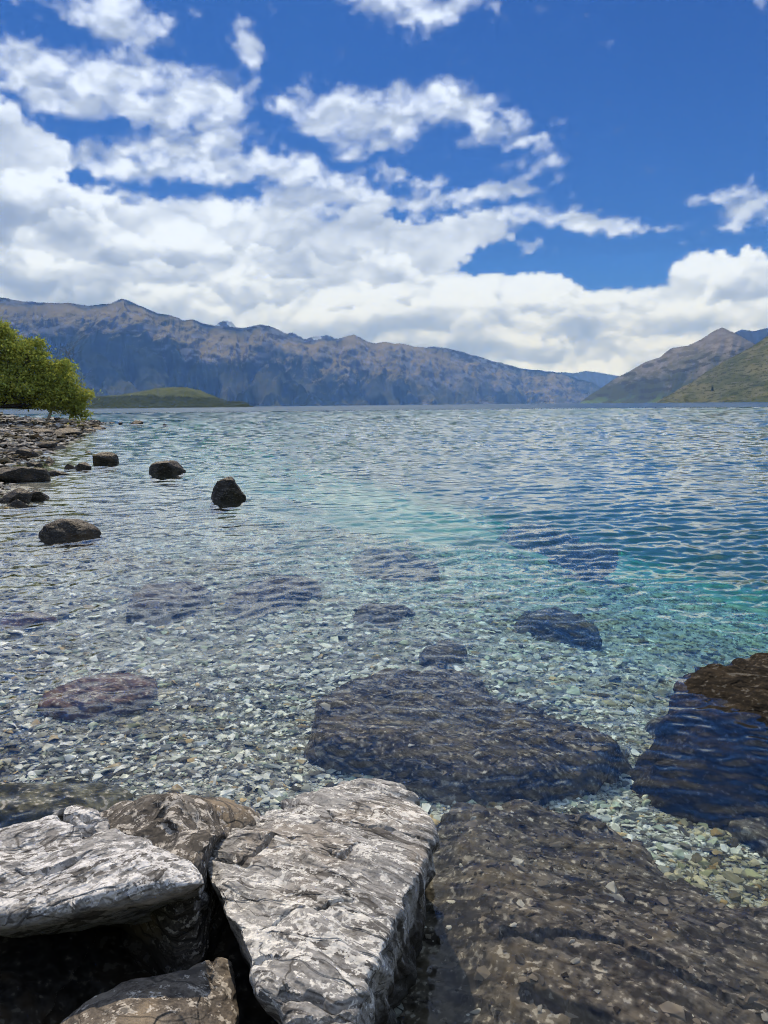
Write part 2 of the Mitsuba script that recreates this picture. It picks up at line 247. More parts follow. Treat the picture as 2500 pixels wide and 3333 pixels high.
def snow_peak_colour(p, n, uv):
    f = mikit.fbm(p.x / 120, p.y / 160, p.z / 60, 4)
    rock = mixc((0.045, 0.045, 0.05), (0.11, 0.10, 0.10), f)
    gully = mikit.fbm(p.x / 70 + p.z / 90, p.y / 300, p.z / 160, 3)
    s = sst(0.60, 0.64, gully) * sst(640, 760, p.z)
    return mixc(rock, (0.75, 0.78, 0.82), s * 0.9)


def far_range_colour(p, n, uv):
    return mixc((0.02, 0.03, 0.05), (0.05, 0.055, 0.07), mikit.fbm(p.x / 300, p.y / 300, p.z / 200, 3))


def right_peak_colour(p, n, uv):
    w = mikit.fbm(p.x / 160, p.y / 200, p.z / 90, 4)
    f = mikit.fbm(p.x / 34, p.y / 50, p.z / 22, 3)
    h = p.z / 500.0
    grass = mixc((0.07, 0.085, 0.042), (0.155, 0.15, 0.085), sst(0.2, 0.7, h + 0.7 * (w - 0.5)))
    rock = mixc((0.105, 0.10, 0.085), (0.27, 0.25, 0.21), f)
    c = mixc(grass, rock, sst(0.42, 0.68, h * 0.5 + w * 0.55 + 0.3 * (f - 0.5)))
    c = mixc(c, (0.045, 0.052, 0.035), sst(0.54, 0.62, mikit.fbm(p.x / 90, p.y / 140, p.z / 30, 4)) * (1 - sst(0.5, 0.9, h)) * 0.8)
    return mixc(c, (0.10, 0.15, 0.055), sst(0.5, 0.6, w) * (1 - sst(0.03, 0.16, h)))


def right_slope_colour(p, n, uv):
    w = mikit.fbm(p.x / 60, p.y / 90, p.z / 26, 4)
    f = mikit.fbm(p.x / 14, p.y / 24, p.z / 5, 3)
    c = mixc((0.065, 0.082, 0.034), (0.14, 0.14, 0.07), sst(0.3, 0.7, w))
    c = mixc(c, (0.035, 0.045, 0.022), sst(0.52, 0.64, f) * 0.85)
    return mixc(c, (0.15, 0.13, 0.10), sst(0.66, 0.74, mikit.fbm(p.x / 22 + 9, p.y / 40, p.z / 9, 3)) * 0.6)


def headland_colour(p, n, uv):
    w = mikit.fbm(p.x / 55, p.y / 80, p.z / 16, 4)
    f = mikit.fbm(p.x / 10, p.y / 20, p.z / 5, 3)
    c = mixc((0.025, 0.034, 0.016), (0.06, 0.075, 0.034), f)
    top = mixc((0.13, 0.145, 0.06), (0.07, 0.085, 0.036), f)
    return mixc(c, top, sst(0.40, 0.58, p.z / 60 + 0.55 * (w - 0.5)))


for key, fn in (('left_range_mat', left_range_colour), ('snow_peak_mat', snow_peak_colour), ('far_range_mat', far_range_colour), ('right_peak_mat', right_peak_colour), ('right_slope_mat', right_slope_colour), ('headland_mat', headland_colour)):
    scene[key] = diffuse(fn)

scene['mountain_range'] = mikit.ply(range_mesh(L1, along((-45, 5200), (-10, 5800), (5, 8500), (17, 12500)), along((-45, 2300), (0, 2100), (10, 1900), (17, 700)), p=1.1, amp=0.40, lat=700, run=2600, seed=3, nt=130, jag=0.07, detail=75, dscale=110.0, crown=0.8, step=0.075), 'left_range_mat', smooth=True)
structure('mountain_range', 'long blue and brown mountain range across the lake from the left edge to the valley')
scene['snowy_peaks'] = mikit.ply(range_mesh(PK, along((-45, 9300), (0, 9600)), along((-45, 1500), (0, 1500)), amp=0.3, lat=200, run=900, seed=12, nt=60, jag=0.15, detail=60, step=0.03, jf=4.0), 'snow_peak_mat', smooth=True)
structure('snowy_peaks', 'jagged grey peaks with snow in their gullies behind the brown ridge')
scene['far_mountains'] = mikit.ply(range_mesh(L0, along((0, 16000)), along((0, 2200)), amp=0.2, seed=21, nt=40), 'far_range_mat', smooth=True)
structure('far_mountains', 'low far blue mountains closing the valley')
scene['back_ridge'] = mikit.ply(range_mesh(R0, along((0, 8200)), along((0, 1600)), amp=0.25, seed=25, nt=50), 'far_range_mat', smooth=True)
structure('back_ridge', 'dark blue ridge just showing behind the brown peak at the right edge')
scene['brown_peak'] = mikit.ply(range_mesh(R1, along((14, 6400), (24, 4700), (34, 4300)), along((13.9, 150), (17, 420), (24, 850), (34, 700)), p=0.95, amp=0.2, lat=260, run=900, seed=31, nt=90, jag=0.04, step=0.07, detail=16), 'right_peak_mat', smooth=True)
structure('brown_peak', 'pointed brown and green mountain on the right shore')
scene['green_slope'] = mikit.ply(range_mesh(R2, along((19, 3000), (27, 2300), (44, 1700)), along((19, 60), (21, 320), (27, 900), (44, 1200)), p=0.95, amp=0.07, lat=140, run=500, seed=41, nt=90, jag=0.05, step=0.07, detail=9), 'right_slope_mat', smooth=True)
structure('green_slope', 'near green and brown scrubby hillside at the right edge')
scene['headland'] = mikit.ply(range_mesh(HL, along((-36, 1500), (-9, 1900)), along((-36, 500), (-16, 480), (-11, 220), (-9.4, 60)), p=0.55, amp=0.2, lat=70, run=260, seed=51, nt=70, jag=0.05, step=0.06, detail=110, dscale=24.0), 'headland_mat', smooth=True)
structure('headland', 'low wooded green headland in front of the left mountains')

# ------------------------------------------------------------------ lake bed and shore (one sheet of ground)
SHORE = np.array([(-2.6, -6), (-3.2, 1.0), (-3.9, 3.0), (-5.6, 7), (-7.6, 12.5), (-9.0, 17), (-12.6, 24.0), (-12.2, 25.8), (-14.2, 31), (-16.2, 37.7), (-19.7, 49), (-25.6, 68), (-31.0, 84), (-35, 96), (-60, 130)], float)


def shore_distance(x, y):
    """metres out from the waterline: positive over the lake, negative on land"""
    best, sign = np.full(np.shape(x), 1e9), np.ones(np.shape(x))
    for (x0, y0), (x1, y1) in zip(SHORE[:-1], SHORE[1:]):
        dx, dy = x1 - x0, y1 - y0
        t = np.clip(((x - x0) * dx + (y - y0) * dy) / (dx * dx + dy * dy), 0, 1)
        d = np.hypot(x - x0 - t * dx, y - y0 - t * dy)
        side = np.sign((x - x0) * dy - (y - y0) * dx)
        near = d < best
        best, sign = np.where(near, d, best), np.where(near, side, sign)
    return best * sign


def bed_height(x, y):
    x, y = np.asarray(x, float), np.asarray(y, float)
    d = shore_distance(x, y)
    q = np.stack([x * 0.35, y * 0.35, 0 * x], -1)
    d = d + (fbm(q, 4, 5) - 0.5) * np.clip(np.hypot(x, y) * 0.16, 0.4, 3.5)
    deep = 0.050 * np.clip(d, 0, None) + 0.0090 * np.clip(d, 0, None) ** 2
    deep = 13.0 * (1 - np.exp(-deep / 13.0))
    land = 0.10 * np.clip(-d, 0, None)
    land = 2.2 * (1 - np.exp(-land / 2.2))
    z = land - deep + (fbm(np.stack([x * 1.1, y * 1.1, 0 * x], -1), 4, 6) - 0.5) * 0.16
    return z


def fan(r, az, f):
    R, A = np.meshgrid(r, np.radians(az), indexing='ij')
    X, Y = R * np.sin(A), R * np.cos(A)
    return np.stack([X, Y, f(X, Y)], -1).reshape(-1, 3), grid_faces(*R.shape)


def spaced(a, b, k, least):
    out = [a]
    while out[-1] < b:
        out.append(out[-1] + max(least, out[-1] * k))
    return np.array(out)


R_SHEET = 280.0


def stones_colour(p, n, uv):
    """gravel too small or too far to pick apart: stones by cells, pale, grey, green-grey and ochre"""
    wx = mikit.noise(p.x * 9, p.y * 9) * 0.35
    d1, d2, k = mikit.voronoi(p.x * 19 + wx, p.y * 22 + wx)
    e1, e2, k2 = mikit.voronoi(p.x * 47 + 5, p.y * 53)
    c = mixc((0.24, 0.25, 0.215), (0.60, 0.61, 0.53), k)
    c = mixc(c, (0.52, 0.53, 0.50), sst(0.80, 0.86, k))
    c = mixc(c, (0.27, 0.20, 0.11), sst(0.10, 0.06, k) * sst(0.02, 0.03, k))
    c2 = mixc((0.12, 0.125, 0.115), (0.48, 0.49, 0.46), k2)
    c = mixc(c, c2, 0.45)
    gap = sst(0.02, 0.16, d2 - d1)
    silt = mikit.fbm(p.x * 0.5, p.y * 0.5, 3.0, 4)
    c = mixc(mi.Color3f(0.035, 0.038, 0.035), c, gap)
    pale = sst(0.3, 2.2, -p.z)
    c = mixc(c, (0.55, 0.56, 0.47), pale * 0.7)
    return mixc(c, (0.06, 0.062, 0.05), sst(0.56, 0.70, silt) * 0.55)


def gravel_relief(p, n, uv):
    d1, d2, k = mikit.voronoi(p.x * 11, p.y * 13)
    return 0.02 * (k * 0.6 + sst(0.0, 0.5, d2 - d1))


scene['lake_bed_mat'] = {'type': 'twosided', 'bsdf': {'type': 'diffuse', 'reflectance': proc(stones_colour)}}
scene['lake_bed'] = mikit.ply(fan(spaced(0.25, 320, 0.018, 0.025), np.arange(-66, 62, 0.42), bed_height), 'lake_bed_mat', smooth=True)
structure('lake_bed', 'stony lake bed sloping down from the gravel shore')

# ------------------------------------------------------------------ water
wrng = np.random.default_rng(5)
WAVES = []
for lam in np.geomspace(0.05, 6.0, 140):
    ang = math.radians(97) + wrng.normal() * (0.55 if lam > 0.5 else 0.85)
    WAVES.append((lam, ang, wrng.uniform(0, 2 * math.pi), (0.0215 if lam < 0.22 else 0.0175) * wrng.uniform(0.6, 1.4)))


def water_height(x, y):
    """short steep ripples near by; further out, where they are too fine to see, the longer waves that carry them"""
    r = np.hypot(x, y)
    cell = np.maximum(0.011, r * 0.0060)
    q = np.stack([x * 0.22, y * 0.10, 0 * x], -1)
    gust = 0.55 + 0.9 * fbm(q, 3, 15)
    calm = 0.55 + 0.45 * smstep(1.6, 4.5, r)
    z = np.zeros_like(x)
    px = (fbm(np.stack([x * 0.9, y * 0.9, 0 * x], -1), 3, 71) - 0.5) * 0.30
    py = (fbm(np.stack([x * 0.9, y * 0.9, 0 * x], -1), 3, 72) - 0.5) * 0.30
    for lam, ang, ph, slope in WAVES[::-1]:
        k = 2 * math.pi / lam
        keep = smstep(2.2, 4.0, lam / cell)
        if lam > 0.2:
            keep = keep * (0.14 + 0.86 * smstep(14, 5, lam / cell))
        if keep.max() < 1e-3:
            continue
        th = k * ((x + px) * math.cos(ang) + (y + py) * math.sin(ang)) + ph
        a = slope / k * keep
        z += a * (np.sin(th) + 0.25 * np.cos(2 * th))
        if lam > 0.25:
            px -= 2.5 * a * math.cos(ang) * np.cos(th)
            py -= 2.5 * a * math.sin(ang) * np.cos(th)
    return z * gust * calm * (0.80 + 0.70 * smstep(2.0, 4.5, r)) * (1 - 0.62 * smstep(6, 22, r)) * smstep(R_SHEET + 5, R_SHEET - 50, r)


def painted_caustics(v, rows, cols):
    """caustics painted as transmittance: wave curvature sets clearer crests and darker troughs"""
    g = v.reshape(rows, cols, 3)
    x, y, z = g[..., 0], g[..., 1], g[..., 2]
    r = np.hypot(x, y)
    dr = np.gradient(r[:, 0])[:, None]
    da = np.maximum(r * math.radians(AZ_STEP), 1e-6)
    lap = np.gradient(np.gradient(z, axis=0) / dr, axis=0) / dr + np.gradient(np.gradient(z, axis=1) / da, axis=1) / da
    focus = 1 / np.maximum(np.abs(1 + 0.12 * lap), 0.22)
    t = np.clip(0.94 * focus ** 0.9, 0.56, 1.0)  # caustic pattern painted into the vertex colour; no light is bent here
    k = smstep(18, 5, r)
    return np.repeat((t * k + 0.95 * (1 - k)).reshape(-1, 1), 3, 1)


AZ_STEP = 0.115
scene['lake_water'] = {'type': 'homogeneous', 'albedo': rgb(0.04, 0.17, 0.15), 'sigma_t': rgb(0.145, 0.048, 0.056)}
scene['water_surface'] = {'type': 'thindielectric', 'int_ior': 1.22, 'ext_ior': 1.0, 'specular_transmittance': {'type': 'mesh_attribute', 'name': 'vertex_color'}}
rr = spaced(1.4, R_SHEET, 0.0069, 0.0115)
rr[-1] = R_SHEET
azs = np.arange(-34, 34.01, AZ_STEP)
sheet = fan(rr, azs, water_height)
# the finest chop of the outer water, short from crest to crest and a little longer along them
chop = np.random.default_rng(8).normal(size=(len(rr), len(azs)))
kern = np.exp(-0.5 * (np.arange(-8, 9) / 2.2) ** 2)
chop = np.array([np.convolve(row, kern, 'same') for row in chop]) / np.sqrt((kern ** 2).sum())
patchy = 0.7 + 0.6 * fbm(np.stack([sheet[0][:, 0] * 0.06, sheet[0][:, 1] * 0.03, 0 * sheet[0][:, 0]], -1), 3, 19)
sheet[0][:, 2] += (chop * (np.gradient(rr) * 0.065 * smstep(7, 26, rr) * smstep(R_SHEET, R_SHEET - 40, rr))[:, None]).ravel() * patchy
scene['lake'] = mikit.ply(sheet, 'water_surface', smooth=True, color=painted_caustics(sheet[0], len(rr), len(azs)), interior={'type': 'ref', 'id': 'lake_water'}, exterior={'type': 'ref', 'id': 'haze_air'})
structure('lake', 'clear rippled lake water, pale over the stones and blue further out')


def ripples(p, n, uv):
    a = mikit.noise(p.x * 1.1 + p.y * 0.12, p.y * 2.3, 1.0)
    b = mikit.noise(p.x * 0.35 - p.y * 0.05, p.y * 0.75, 2.0)
    c = mikit.noise(p.x * 0.05, p.y * 0.11, 3.0)
    return 0.09 * a + 0.20 * b + 0.5 * c


scene['open_water_mat'] = {'type': 'bumpmap', 'arbitrary': proc(ripples, 0.05), 'scale': 1.0,
                           'bsdf': {'type': 'roughplastic', 'alpha': 0.10, 'int_ior': 1.333, 'diffuse_reflectance': rgb(0.016, 0.048, 0.070)}}
# a pool of the sheet's level behind and beside the fan, then the open lake
ro = np.concatenate([spaced(R_SHEET, 2000, 0.05, 5), np.geomspace(2100, 22000, 24)])
scene['lake__open_water'] = mikit.ply(fan(ro, np.arange(-75, 75.01, 0.5), lambda x, y: 0 * x), 'open_water_mat', smooth=True)

# ------------------------------------------------------------------ pebbles on the lake bed
def pebble_shapes(points, count, seed):
    """flat angular stones: hulls of a few random points, worn a little, without the underside that lies in the bed"""
    out = []
    g = np.random.default_rng(seed)
    for _ in range(count):
        p = g.normal(size=(points, 3))
        p /= np.linalg.norm(p, axis=1, keepdims=True)
        p *= g.uniform(0.75, 1.1, (points, 1)) * np.array([g.uniform(0.9, 1.6), g.uniform(0.6, 1.0), g.uniform(0.25, 0.5)])
        m = trimesh.convex.convex_hull(p)
        out.append((np.array(m.vertices), np.array(m.faces[m.face_normals[:, 2] > -0.35])))
    return out


def scatter_stones(pts, size, shapes, g, tones, sink=0.25):
    """one mesh of many stones lying on the bed at the points pts (n, 2)"""
    vs, fs, cs, at = [], [], [], 0
    zb = bed_height(pts[:, 0], pts[:, 1])
    for (x, y), s, z in zip(pts, size, zb):
        v, f = shapes[g.integers(len(shapes))]
        a, b = g.uniform(0, 2 * math.pi), g.normal() * 0.22
        ca, sa, cb, sb = math.cos(a), math.sin(a), math.cos(b), math.sin(b)
        m = np.array([[ca, -sa, 0], [sa, ca, 0], [0, 0, 1]]) @ np.array([[1, 0, 0], [0, cb, -sb], [0, sb, cb]])
        vs.append(v @ m.T * s + (x, y, z + s * sink))
        fs.append(f + at)
        at += len(v)
        k = float(fbm(np.array([x * 0.8, y * 0.8, 2.0]), 3, 33))
        film = np.array([0.62, 0.56, 0.42]) if k > 0.60 else np.array([1.0, 1.0, 1.0])
        cs.append(np.tile(tones(g) * film, (len(v), 1)))
    return (np.vstack(vs), np.vstack(fs)), np.vstack(cs)


def bed_tone(g):
    k = g.random()
    if k < 0.22:
        c = np.array([0.80, 0.81, 0.76]) * g.uniform(0.85, 1.08)
    elif k < 0.265:
        c = np.array([0.58, 0.45, 0.25]) * g.uniform(0.6, 1.2)
    elif k < 0.66:
        c = np.array([0.56, 0.57, 0.49]) * g.uniform(0.35, 1.45)
    elif k < 0.80:
        c = np.array([0.46, 0.52, 0.40]) * g.uniform(0.5, 1.3)
    else:
        c = np.array([0.16, 0.155, 0.14]) * g.uniform(0.5, 1.3)
    return c


prng = np.random.default_rng(3)


def bed_points(n, r0, r1, a0, a1, power):
    u = prng.random(n)
    r = (r0 ** power + u * (r1 ** power - r0 ** power)) ** (1 / power)
    a = np.radians(prng.uniform(a0, a1, n))
    p = np.stack([r * np.sin(a), r * np.cos(a)], 1)
    covered = ((p[:, 1] < 3.3) & (p[:, 0] > -0.6)) | ((p[:, 0] > -1.6) & (p[:, 1] < 2.95)) | ((p[:, 1] < 3.6) & (p[:, 0] > -0.05) & (p[:, 0] < 1.15))
    covered &= ~((p[:, 0] > 1.2) & (p[:, 1] > 2.75))
    return p[(bed_height(p[:, 0], p[:, 1]) > -2.2) & ~covered]


scene['pebble_mat'] = {'type': 'twosided', 'bsdf': {'type': 'diffuse', 'reflectance': {'type': 'mesh_attribute', 'name': 'vertex_color'}}}
p = bed_points(40000, 2.3, 6.2, -33, 33, 1.5)
m, c = scatter_stones(p, np.clip(0.0105 * np.exp(prng.normal(size=len(p)) * 0.66), 0.006, 0.042), pebble_shapes(11, 24, 1), prng, bed_tone)
scene['pebbles'] = mikit.ply(m, 'pebble_mat', smooth=False, color=c)
p = bed_points(26000, 6.0, 17.0, -31, 30, 1.2)
m, c = scatter_stones(p, np.clip(0.023 * np.exp(prng.normal(size=len(p)) * 0.55), 0.012, 0.065), pebble_shapes(10, 24, 2), prng, bed_tone)
scene['pebbles__further_pebbles'] = mikit.ply(m, 'pebble_mat', smooth=False, color=c)
labels['pebbles'] = {'kind': 'stuff', 'label': 'grey, white and ochre pebbles lying on the shallow lake bed', 'category': 'pebbles'}
labels['pebbles__further_pebbles'] = {'kind': 'stuff'}


# ------------------------------------------------------------------ rock builders
def laplace(v, f, n, k=0.5):
    m = trimesh.Trimesh(v, f, process=False)
    trimesh.smoothing.filter_taubin(m, lamb=k, nu=k * 0.96, iterations=n)
    return np.array(m.vertices)


def vertex_normals(v, f):
    n = np.zeros_like(v)
    fn = np.cross(v[f[:, 1]] - v[f[:, 0]], v[f[:, 2]] - v[f[:, 0]])
    for k in range(3):
        np.add.at(n, f[:, k], fn)
    return n / np.maximum(np.linalg.norm(n, axis=1, keepdims=True), 1e-12)


def arrays(man):
    m = man.to_mesh()
    return np.array(m.vert_properties[:, :3], float), np.array(m.tri_verts, int)


def remesh(v, f, edge):
    man = manifold3d.Manifold(manifold3d.Mesh(np.ascontiguousarray(v, np.float32), np.ascontiguousarray(f, np.uint32)))
    return arrays(man.refine_to_length(edge))


def unit(a):
    a = np.asarray(a, float)
    return a / np.linalg.norm(a)


def foliated(v, f, strata, seed, warp=0.22, big=0.035, mid=0.012, ledge=0.010, bands=18.0, fine=0.003, crack=(), scale=1.0):
    """Schist relief: broad dents, ledges where the leaves of the rock crop out, fine grain and the given cracks [(polyline xy, width, depth)]."""
    n = vertex_normals(v, f)
    s = unit(strata)
    q = v / scale
    w = q + warp * np.stack([fbm(q * 2.1 + 9, 3, seed), fbm(q * 2.1 + 31, 3, seed), fbm(q * 2.1 + 57, 3, seed)], 1)
    h = w @ s * bands
    along_s = q - (q @ s)[:, None] * s
    z3 = np.stack([h, fbm(along_s * 3.0, 2, seed + 1) * 1.6, 0 * h], 1)
    step = noise(z3, seed + 2) - 0.5 + 0.5 * (noise(z3 * np.array([2.7, 1.7, 1]), seed + 3) - 0.5)
    d = big * 2 * (fbm(q * 2.4, 3, seed + 4) - 0.5) + mid * 2 * (fbm(q * 8.0, 4, seed + 5) - 0.5) + ledge * 2 * step
    stretch = q @ s
    g = q * 26.0 + 60.0 * stretch[:, None] * s
    d = d + fine * 2 * (fbm(g, 3, seed + 6) - 0.5)
    out = v + n * (d * scale)[:, None]
    for line, width, depth in crack:
        line = np.array(line, float)
        wob = (fbm(np.stack([v[:, 0] * 14, v[:, 1] * 14, 0 * v[:, 0]], 1), 3, seed + 8)[:, None] - 0.5) * 0.05
        p = v[:, :2] + wob
        best, where = np.full(len(v), 9.0), np.zeros(len(v))
        for i, (a, b) in enumerate(zip(line[:-1], line[1:])):
            ab = b - a
            t = np.clip(((p - a) @ ab) / (ab @ ab), 0, 1)
            dd = np.linalg.norm(p - a - t[:, None] * ab, axis=1)
            where = np.where(dd < best, (i + t) / (len(line) - 1), where)
            best = np.minimum(best, dd)
        ww = width * (0.35 + 0.65 * np.sin(np.pi * np.clip(where, 0.02, 0.98))) * (0.5 + noise(v * 22, seed + 9))
        cut = depth * (1 - smstep(ww * 0.35, ww, best)) * (n[:, 2] > 0.2)
        out[:, 2] -= cut
    return out


def slab_rock(outline, top, depth, warp=0.22, flare=0.0, lean=(0, 0), edge=0.006, seed=1, strata=(0.2, -0.3, 1), rounding=12, rough=1.0, crack=(), dome=0.0, bands=18.0, ledge=0.010, big=0.035):
    """A boulder from its outline seen from above: top(x, y) is the height of its upper face, depth how far it goes down, flare how much wider (or, below 0,
    narrower) its foot is, lean how far the foot is shifted."""
    o = np.array(outline, float)
    cs = manifold3d.CrossSection([o])
    if cs.area() < 0 or True:
        cs = manifold3d.CrossSection([o if trimesh.path.util.is_ccw(np.vstack([o, o[:1]])) else o[::-1]])
    coarse = max(0.028, edge * 4)
    v, f = arrays(cs.extrude(1.0, max(3, int(depth / coarse / 2))).refine_to_length(coarse * 1.6))
    c = o.mean(0)
    w = 1 - v[:, 2]
    k = (1 + flare * w)[:, None]
    xy = c + (v[:, :2] - c) * k + np.array(lean) * w[:, None]
    z = top(v[:, 0], v[:, 1]) - depth * w
    if dome:
        edge_d = np.min([np.hypot(v[:, 0] - a, v[:, 1] - b) for a, b in o], axis=0)
        z = z - dome * (1 - smstep(0, 0.22, edge_d)) * (1 - w)
    v = np.column_stack([xy, z])
    v, f = remesh(v, f, coarse)
    v = laplace(v, f, rounding)
    v, f = remesh(v, f, edge)
    v = laplace(v, f, 3)
    v = foliated(v, f, strata, seed, big=big * rough, mid=0.012 * rough, ledge=ledge * rough, fine=0.003 * rough, crack=crack, bands=bands, warp=warp)
    return v, f


def loose_rock(x, y, z, size, seed, edge=0.03, rough=1.0, turn=0.0, points=16, strata=(0.25, 0.2, 1), smooth=5):
    """An angular boulder: the hull of random points in a box of this size (x, y, z half extents), worn and broken along its leaves."""
    g = np.random.default_rng(seed)
    p = g.normal(size=(points, 3))
    p /= np.linalg.norm(p, axis=1, keepdims=True)
    p *= g.uniform(0.72, 1.12, (points, 1)) if points < 40 else g.uniform(0.9, 1.04, (points, 1))
    sz = np.array(size)
    p = p * sz
    man = manifold3d.Manifold.hull_points(p.astype(np.float32))
    ext = float(sz.mean())
    v, f = arrays(man.refine_to_length(max(edge * 2.2, ext * 0.12)))
    v = laplace(v, f, smooth)
    v, f = remesh(v, f, edge)
    v = foliated(v, f, strata, seed, big=0.06 * rough, mid=0.035 * rough, ledge=0.03 * rough, fine=0.008 * rough, bands=7.0, scale=ext)
    c, s = math.cos(turn), math.sin(turn)
    v = v @ np.array([[c, -s, 0], [s, c, 0], [0, 0, 1]]).T
    return v + np.array([x, y, z]), f


def thing(key, mesh, mat, label, category='rock', group=None, smooth=38, **more):
    scene[key] = mikit.ply(mesh, mat, smooth=smooth, **more)
    labels[key] = {'label': label, 'category': category}
    if group:
        labels[key]['group'] = group


# ------------------------------------------------------------------ rock materials
def schist(dark, mid, pale, lichen, amount, strata, brown=0.25):
    """Grey foliated schist: streaks along its leaves, brown stains, and pale crumbly crusts of lichen."""
    s = unit(strata)
    e = unit(np.cross(s, [0.3, 1, 0.1]))
    t = np.cross(s, e)

    def colour(p, n, uv):
        wx = mikit.fbm(p.x * 3.1, p.y * 3.1, p.z * 3.1, 3) * 0.30
        wy = mikit.fbm(p.x * 17, p.y * 17 + 3, p.z * 17, 2) * 0.030
        a = p.x * s[0] + p.y * s[1] + p.z * s[2] + wx * 0.5 + wy
        b = p.x * e[0] + p.y * e[1] + p.z * e[2] + wx
        c = p.x * t[0] + p.y * t[1] + p.z * t[2]
        streak = mikit.fbm(a * 120, b * 13, c * 13, 4)
        blotch = mikit.fbm(p.x * 5 + 3, p.y * 5, p.z * 5, 4)
        grain = mikit.fbm(p.x * 150, p.y * 150, p.z * 150, 2)
        col = mixc(dark, mid, sst(0.20, 0.60, streak * 0.6 + grain * 0.4))
        col = mixc(col, pale, sst(0.42, 0.70, streak * 0.45 + blotch * 0.35 + grain * 0.2) * 0.8)
        col = mixc(col, (0.26, 0.205, 0.14), sst(0.54, 0.68, mikit.fbm(p.x * 3.3 + 40, p.y * 3.3, p.z * 3.3, 4)) * brown)
        line = mikit.fbm(a * 70, b * 3.2, c * 3.2, 3)
        col = mixc(col, mi.Color3f(0.05, 0.047, 0.045), sst(0.60, 0.68, line) * 0.8)
        patch = mikit.fbm(p.x * 5.5, p.y * 5.5 + 11, p.z * 5.5, 4)
        crust = mikit.fbm(a * 60 + 5, b * 34, c * 34, 4)
        crumb = mikit.fbm(p.x * 190, p.y * 190, p.z * 190 + 5, 2)
        up = sst(-0.15, 0.35, n.z)
        dense = sst(0.47, 0.60, patch + amount * 2)
        li = sst(0.492, 0.560, crust * 0.72 + crumb * 0.28 + 0.10 * dense - 0.062 + amount) * up
        col = mixc(col, lichen, li * (0.42 + 0.42 * grain))
        seam = 1 - sst(0.004, 0.017, dr.abs(mikit.fbm(a * 13, b * 3.6, c * 3.6, 4) - 0.5))
        col = mixc(col, (0.03, 0.028, 0.026), seam * 0.7)
        old = mikit.fbm(p.x * 11 + 70, p.y * 11, p.z * 11, 3)
        col = mixc(col, (0.035, 0.033, 0.032), sst(0.60, 0.68, old * 0.55 + crust * 0.45) * 0.75)
        return mixc(mi.Color3f(0.022, 0.020, 0.018) + col * 0.18, col, sst(0.03, 0.12, p.z + 0.06 * (blotch - 0.5)))

    return colour


def wet_rock(dark, pale, strata, stain=(0.06, 0.042, 0.025), fleck=0.30):
    s = unit(strata)

    def colour(p, n, uv):
        wx = mikit.fbm(p.x * 2.2, p.y * 2.2, p.z * 2.2, 3) * 0.4
        a = p.x * s[0] + p.y * s[1] + p.z * s[2] + wx * 0.5
        streak = mikit.fbm(a * 40, (p.x + wx) * 6, p.y * 6, 4)
        blotch = mikit.fbm(p.x * 7, p.y * 7, p.z * 7 + 3, 4)
        speck = mikit.fbm(p.x * 48, p.y * 48, p.z * 48, 3)
        col = mixc(dark, pale, sst(0.40, 0.64, streak * 0.38 + blotch * 0.26 + speck * 0.36))
        col = mixc(col, stain, sst(0.5, 0.7, blotch) * 0.6)
        return mixc(col, (fleck, fleck * 0.94, fleck * 0.8), sst(0.60, 0.68, speck * 0.7 + streak * 0.3))

    return colour


def rock_mat(fn, rough=0.75, spec=0.3, strata=(0, 0, 1), relief=0.007):
    s = unit(strata)

    def grit(p, n, uv):
        w = mikit.fbm(p.x * 9, p.y * 9, p.z * 9, 2) * 0.05
        a = p.x * s[0] + p.y * s[1] + p.z * s[2] + w
        seam = 1 - sst(0.004, 0.03, dr.abs(mikit.fbm(a * 13, p.x * 3.6, p.y * 3.6, 3) - 0.5))
        return -0.006 * seam + relief * (mikit.fbm(a * 110, p.x * 16, p.y * 16, 3) + 0.8 * mikit.fbm(p.x * 75, p.y * 75, p.z * 75, 3))

    return {'type': 'twosided', 'bsdf': {'type': 'bumpmap', 'arbitrary': proc(grit, 0.0015), 'scale': 1.0,
                                         'bsdf': {'type': 'principled', 'base_color': proc(fn), 'roughness': rough, 'specular': spec}}}


S_BOULDER, S_LEFT, S_MID = (0.46, 0.68, 0.57), (-0.35, 0.45, 0.82), (-0.3, -0.3, 0.9)
scene['boulder_mat'] = rock_mat(schist((0.10, 0.098, 0.096), (0.225, 0.226, 0.226), (0.37, 0.37, 0.362), (0.72, 0.72, 0.69), -0.004, S_BOULDER, brown=0.3), 0.85, strata=S_BOULDER)
scene['left_rock_mat'] = rock_mat(schist((0.11, 0.11, 0.11), (0.24, 0.24, 0.24), (0.39, 0.385, 0.38), (0.74, 0.74, 0.74), 0.006, S_LEFT, brown=0.12), 0.85, strata=S_LEFT, relief=0.012)
scene['brown_rock_mat'] = rock_mat(schist((0.024, 0.022, 0.020), (0.085, 0.076, 0.066), (0.16, 0.148, 0.13), (0.60, 0.57, 0.52), -0.012, S_MID, brown=0.7), 0.8, strata=S_MID)
scene['low_rock_mat'] = rock_mat(schist((0.035, 0.030, 0.027), (0.12, 0.105, 0.09), (0.20, 0.18, 0.155), (0.55, 0.52, 0.47), -0.06, (0.1, 0.3, 0.95), brown=0.7), 0.8)
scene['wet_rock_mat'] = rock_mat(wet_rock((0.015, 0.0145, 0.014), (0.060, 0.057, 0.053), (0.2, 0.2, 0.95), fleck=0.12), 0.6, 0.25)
scene['weedy_rock_mat'] = rock_mat(wet_rock((0.010, 0.008, 0.006), (0.040, 0.030, 0.018), (0.3, 0.5, 0.8), (0.022, 0.015, 0.008), 0.09), 0.85, 0.12)
